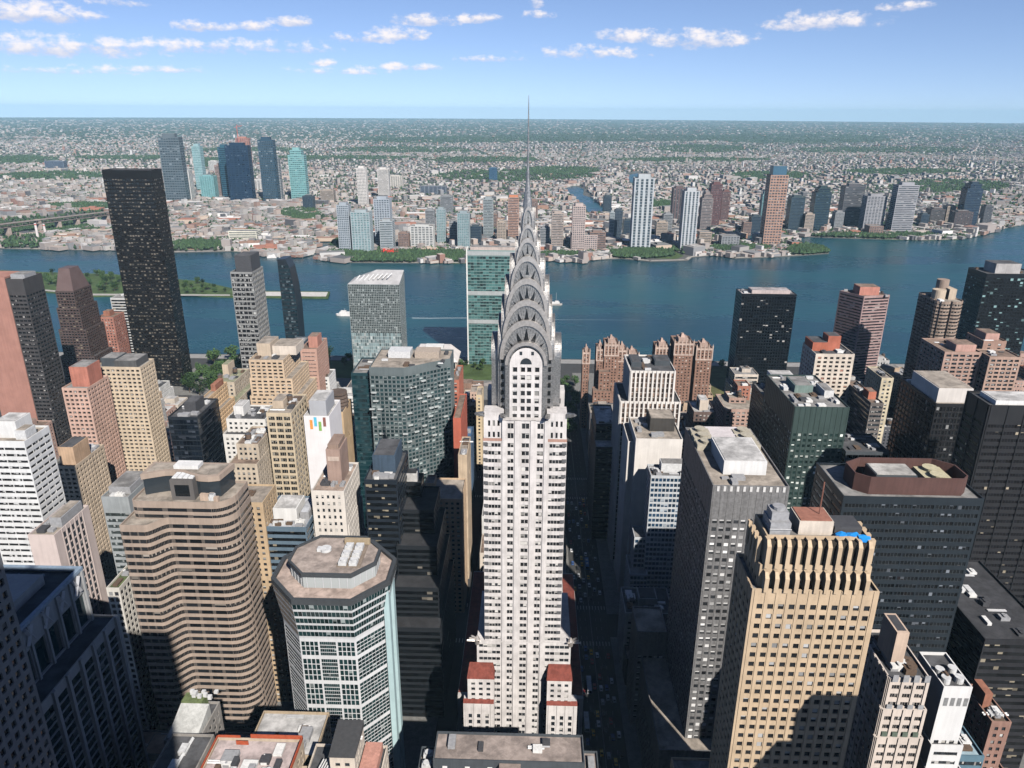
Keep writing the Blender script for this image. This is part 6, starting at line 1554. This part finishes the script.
def sign():
    x, y = atZ(390, 256.5); root = empty('rooftop_sign', (x, y, 0), 'large red lettered sign on a frame in the far bank park', 'sign')
    B = MB()
    for k in range(7): B.bar((x-19+k*6.3, y, 0), (x-19+k*6.3, y, 18), .3)
    for z in (6, 12, 18): B.bar((x-19, y, z), (x+19, y, z), .25)
    B.build('frame', plain((.35, .06, .05), .7), root)
    for k, (tx, z, s) in enumerate((('Pepsi', 10.0, 12.0), ('Cola', 2.5, 10.5))):
        cu = bpy.data.curves.new('lettering', 'FONT'); cu.body = tx; cu.size = s; cu.extrude = .35; cu.offset = .35; cu.align_x = 'CENTER'; cu.materials.append(plain((.72, .05, .03), .5))
        tmp = bpy.data.objects.new('lettering_curve', cu); me = bpy.data.meshes.new_from_object(tmp); bpy.data.objects.remove(tmp); o = bpy.data.objects.new('lettering', me); COL.objects.link(o); o.parent = root; o.rotation_euler = (math.pi/2, 0, 0); o.location = (-3+k*6, -.8, z)
sign()
def stacks():
    for (px, yb, yt, lab) in ((38, 237.5, 223, 'white power station chimney, left of two beside the bridge pier'), (46, 236, 224, 'white power station chimney, right of two beside the bridge pier')):
        x, y = atZ(px, yb); z = atY(px, yt, y)[1]; root = empty('chimney', (x, y, 0), lab, 'chimney')
        B = MB(); B.cyl(x, y, 0, z, 3.6, 2.6, 14); B.build('shaft', wall((.66, .6, .58)), root)
        B = MB(); B.cyl(x, y, z*.86, z*.93, 3.0, 2.85, 14, False); B.build('red_band', plain((.5, .1, .07), .8), root)
    x, y = atZ(241, 165); z = atY(241, 125, y)[1]; root = empty('tower_crane', (x, y, 0), 'thin red crane over the orange-red unfinished tower', 'crane')
    B = MB(); B.bar((x, y, 0), (x, y, z), 1.3); B.build('mast', plain((.6, .12, .08), .7), root)
    B = MB(); B.bar((x-14, y, z-16), (x+34, y, z-4), .9); B.bar((x, y, z), (x+34, y, z-4), .4); B.build('jib', plain((.6, .12, .08), .7), root)
stacks()
SHC = [('white', (.72, .7, .68)), ('pale grey', (.5, .49, .48)), ('tan', (.5, .4, .32)), ('brick red', (.36, .16, .11)), ('rust brown', (.3, .18, .13)), ('dark grey', (.18, .18, .18))]
def sheds():
    n = 0; t_ = 0; place = []
    poly = [(a, 1000-c_) for a, c_ in shore]+[(1500, 884), (-900, 895)]
    while n < 200 and t_ < 4000:
        t_ += 1
        px = R.uniform(0, 1024); py = R.uniform(198, 258)
        if not in_poly(px, 1000-py, poly) or any(in_poly(px, py, q) for q in WET) or greenish(px, py): continue
        x, y = atZ(px, py); hx, hy, h = R.uniform(12, 34), R.uniform(9, 22), R.uniform(6, 15)
        if not free_far(x, y, max(hx, hy)*.9): continue
        f = [P(x-hx, y-hy-2, 0), P(x+hx, y-hy-2, 0)]
        if any(not in_poly(a, 1000-c_, poly) for a, c_ in f): continue
        nm, c_ = R.choice(SHC); a = R.choice([.1, -.12, .3]); ux = (math.cos(a), math.sin(a))
        rc = R.choice(SHC)[1]
        B = MB(); B.obox((x, y), ux, hx, hy, 0, h)
        if R.random() < .5:
            nu = len(B.f); B.obox((x+R.uniform(-.4, .4)*hx, y), ux, hx*.3, hy*.4, h, h+R.uniform(2, 5))
        else: nu = len(B.f)
        B.tone = [c_]*4+[rc]+[rc]*(len(B.f)-5)
        o = B.build('low_shed', TONE, loc=(x, y, 0)); RESERVED.append((x-hx, x+hx, y-hy, y+hy))
        tag(o, '%s flat-roofed shed among the low roofs near the far bank' % nm, 'shed', '%s sheds near the far bank' % nm); n += 1
far_towers()
sheds(); far_scatter(); far_trees()

# ================================================================ haze
hz = MB(); hz.box(-34500, 34500, -3000, 34600, -6, 432, bottom=True)
mt = bpy.data.materials.new('haze_air'); mt.use_nodes = True; t = NT(mt.node_tree); t.n.clear()
o = t.new('ShaderNodeOutputMaterial'); pvn = t.new('ShaderNodeVolumePrincipled'); t.l.new(pvn.outputs[0], o.inputs['Volume'])
pvn.inputs['Color'].default_value = (.50, .79, 1, 1); pvn.inputs['Density'].default_value = 3.0e-5; pvn.inputs['Anisotropy'].default_value = -.15
tag(hz.build('haze', mt), kind='stuff')
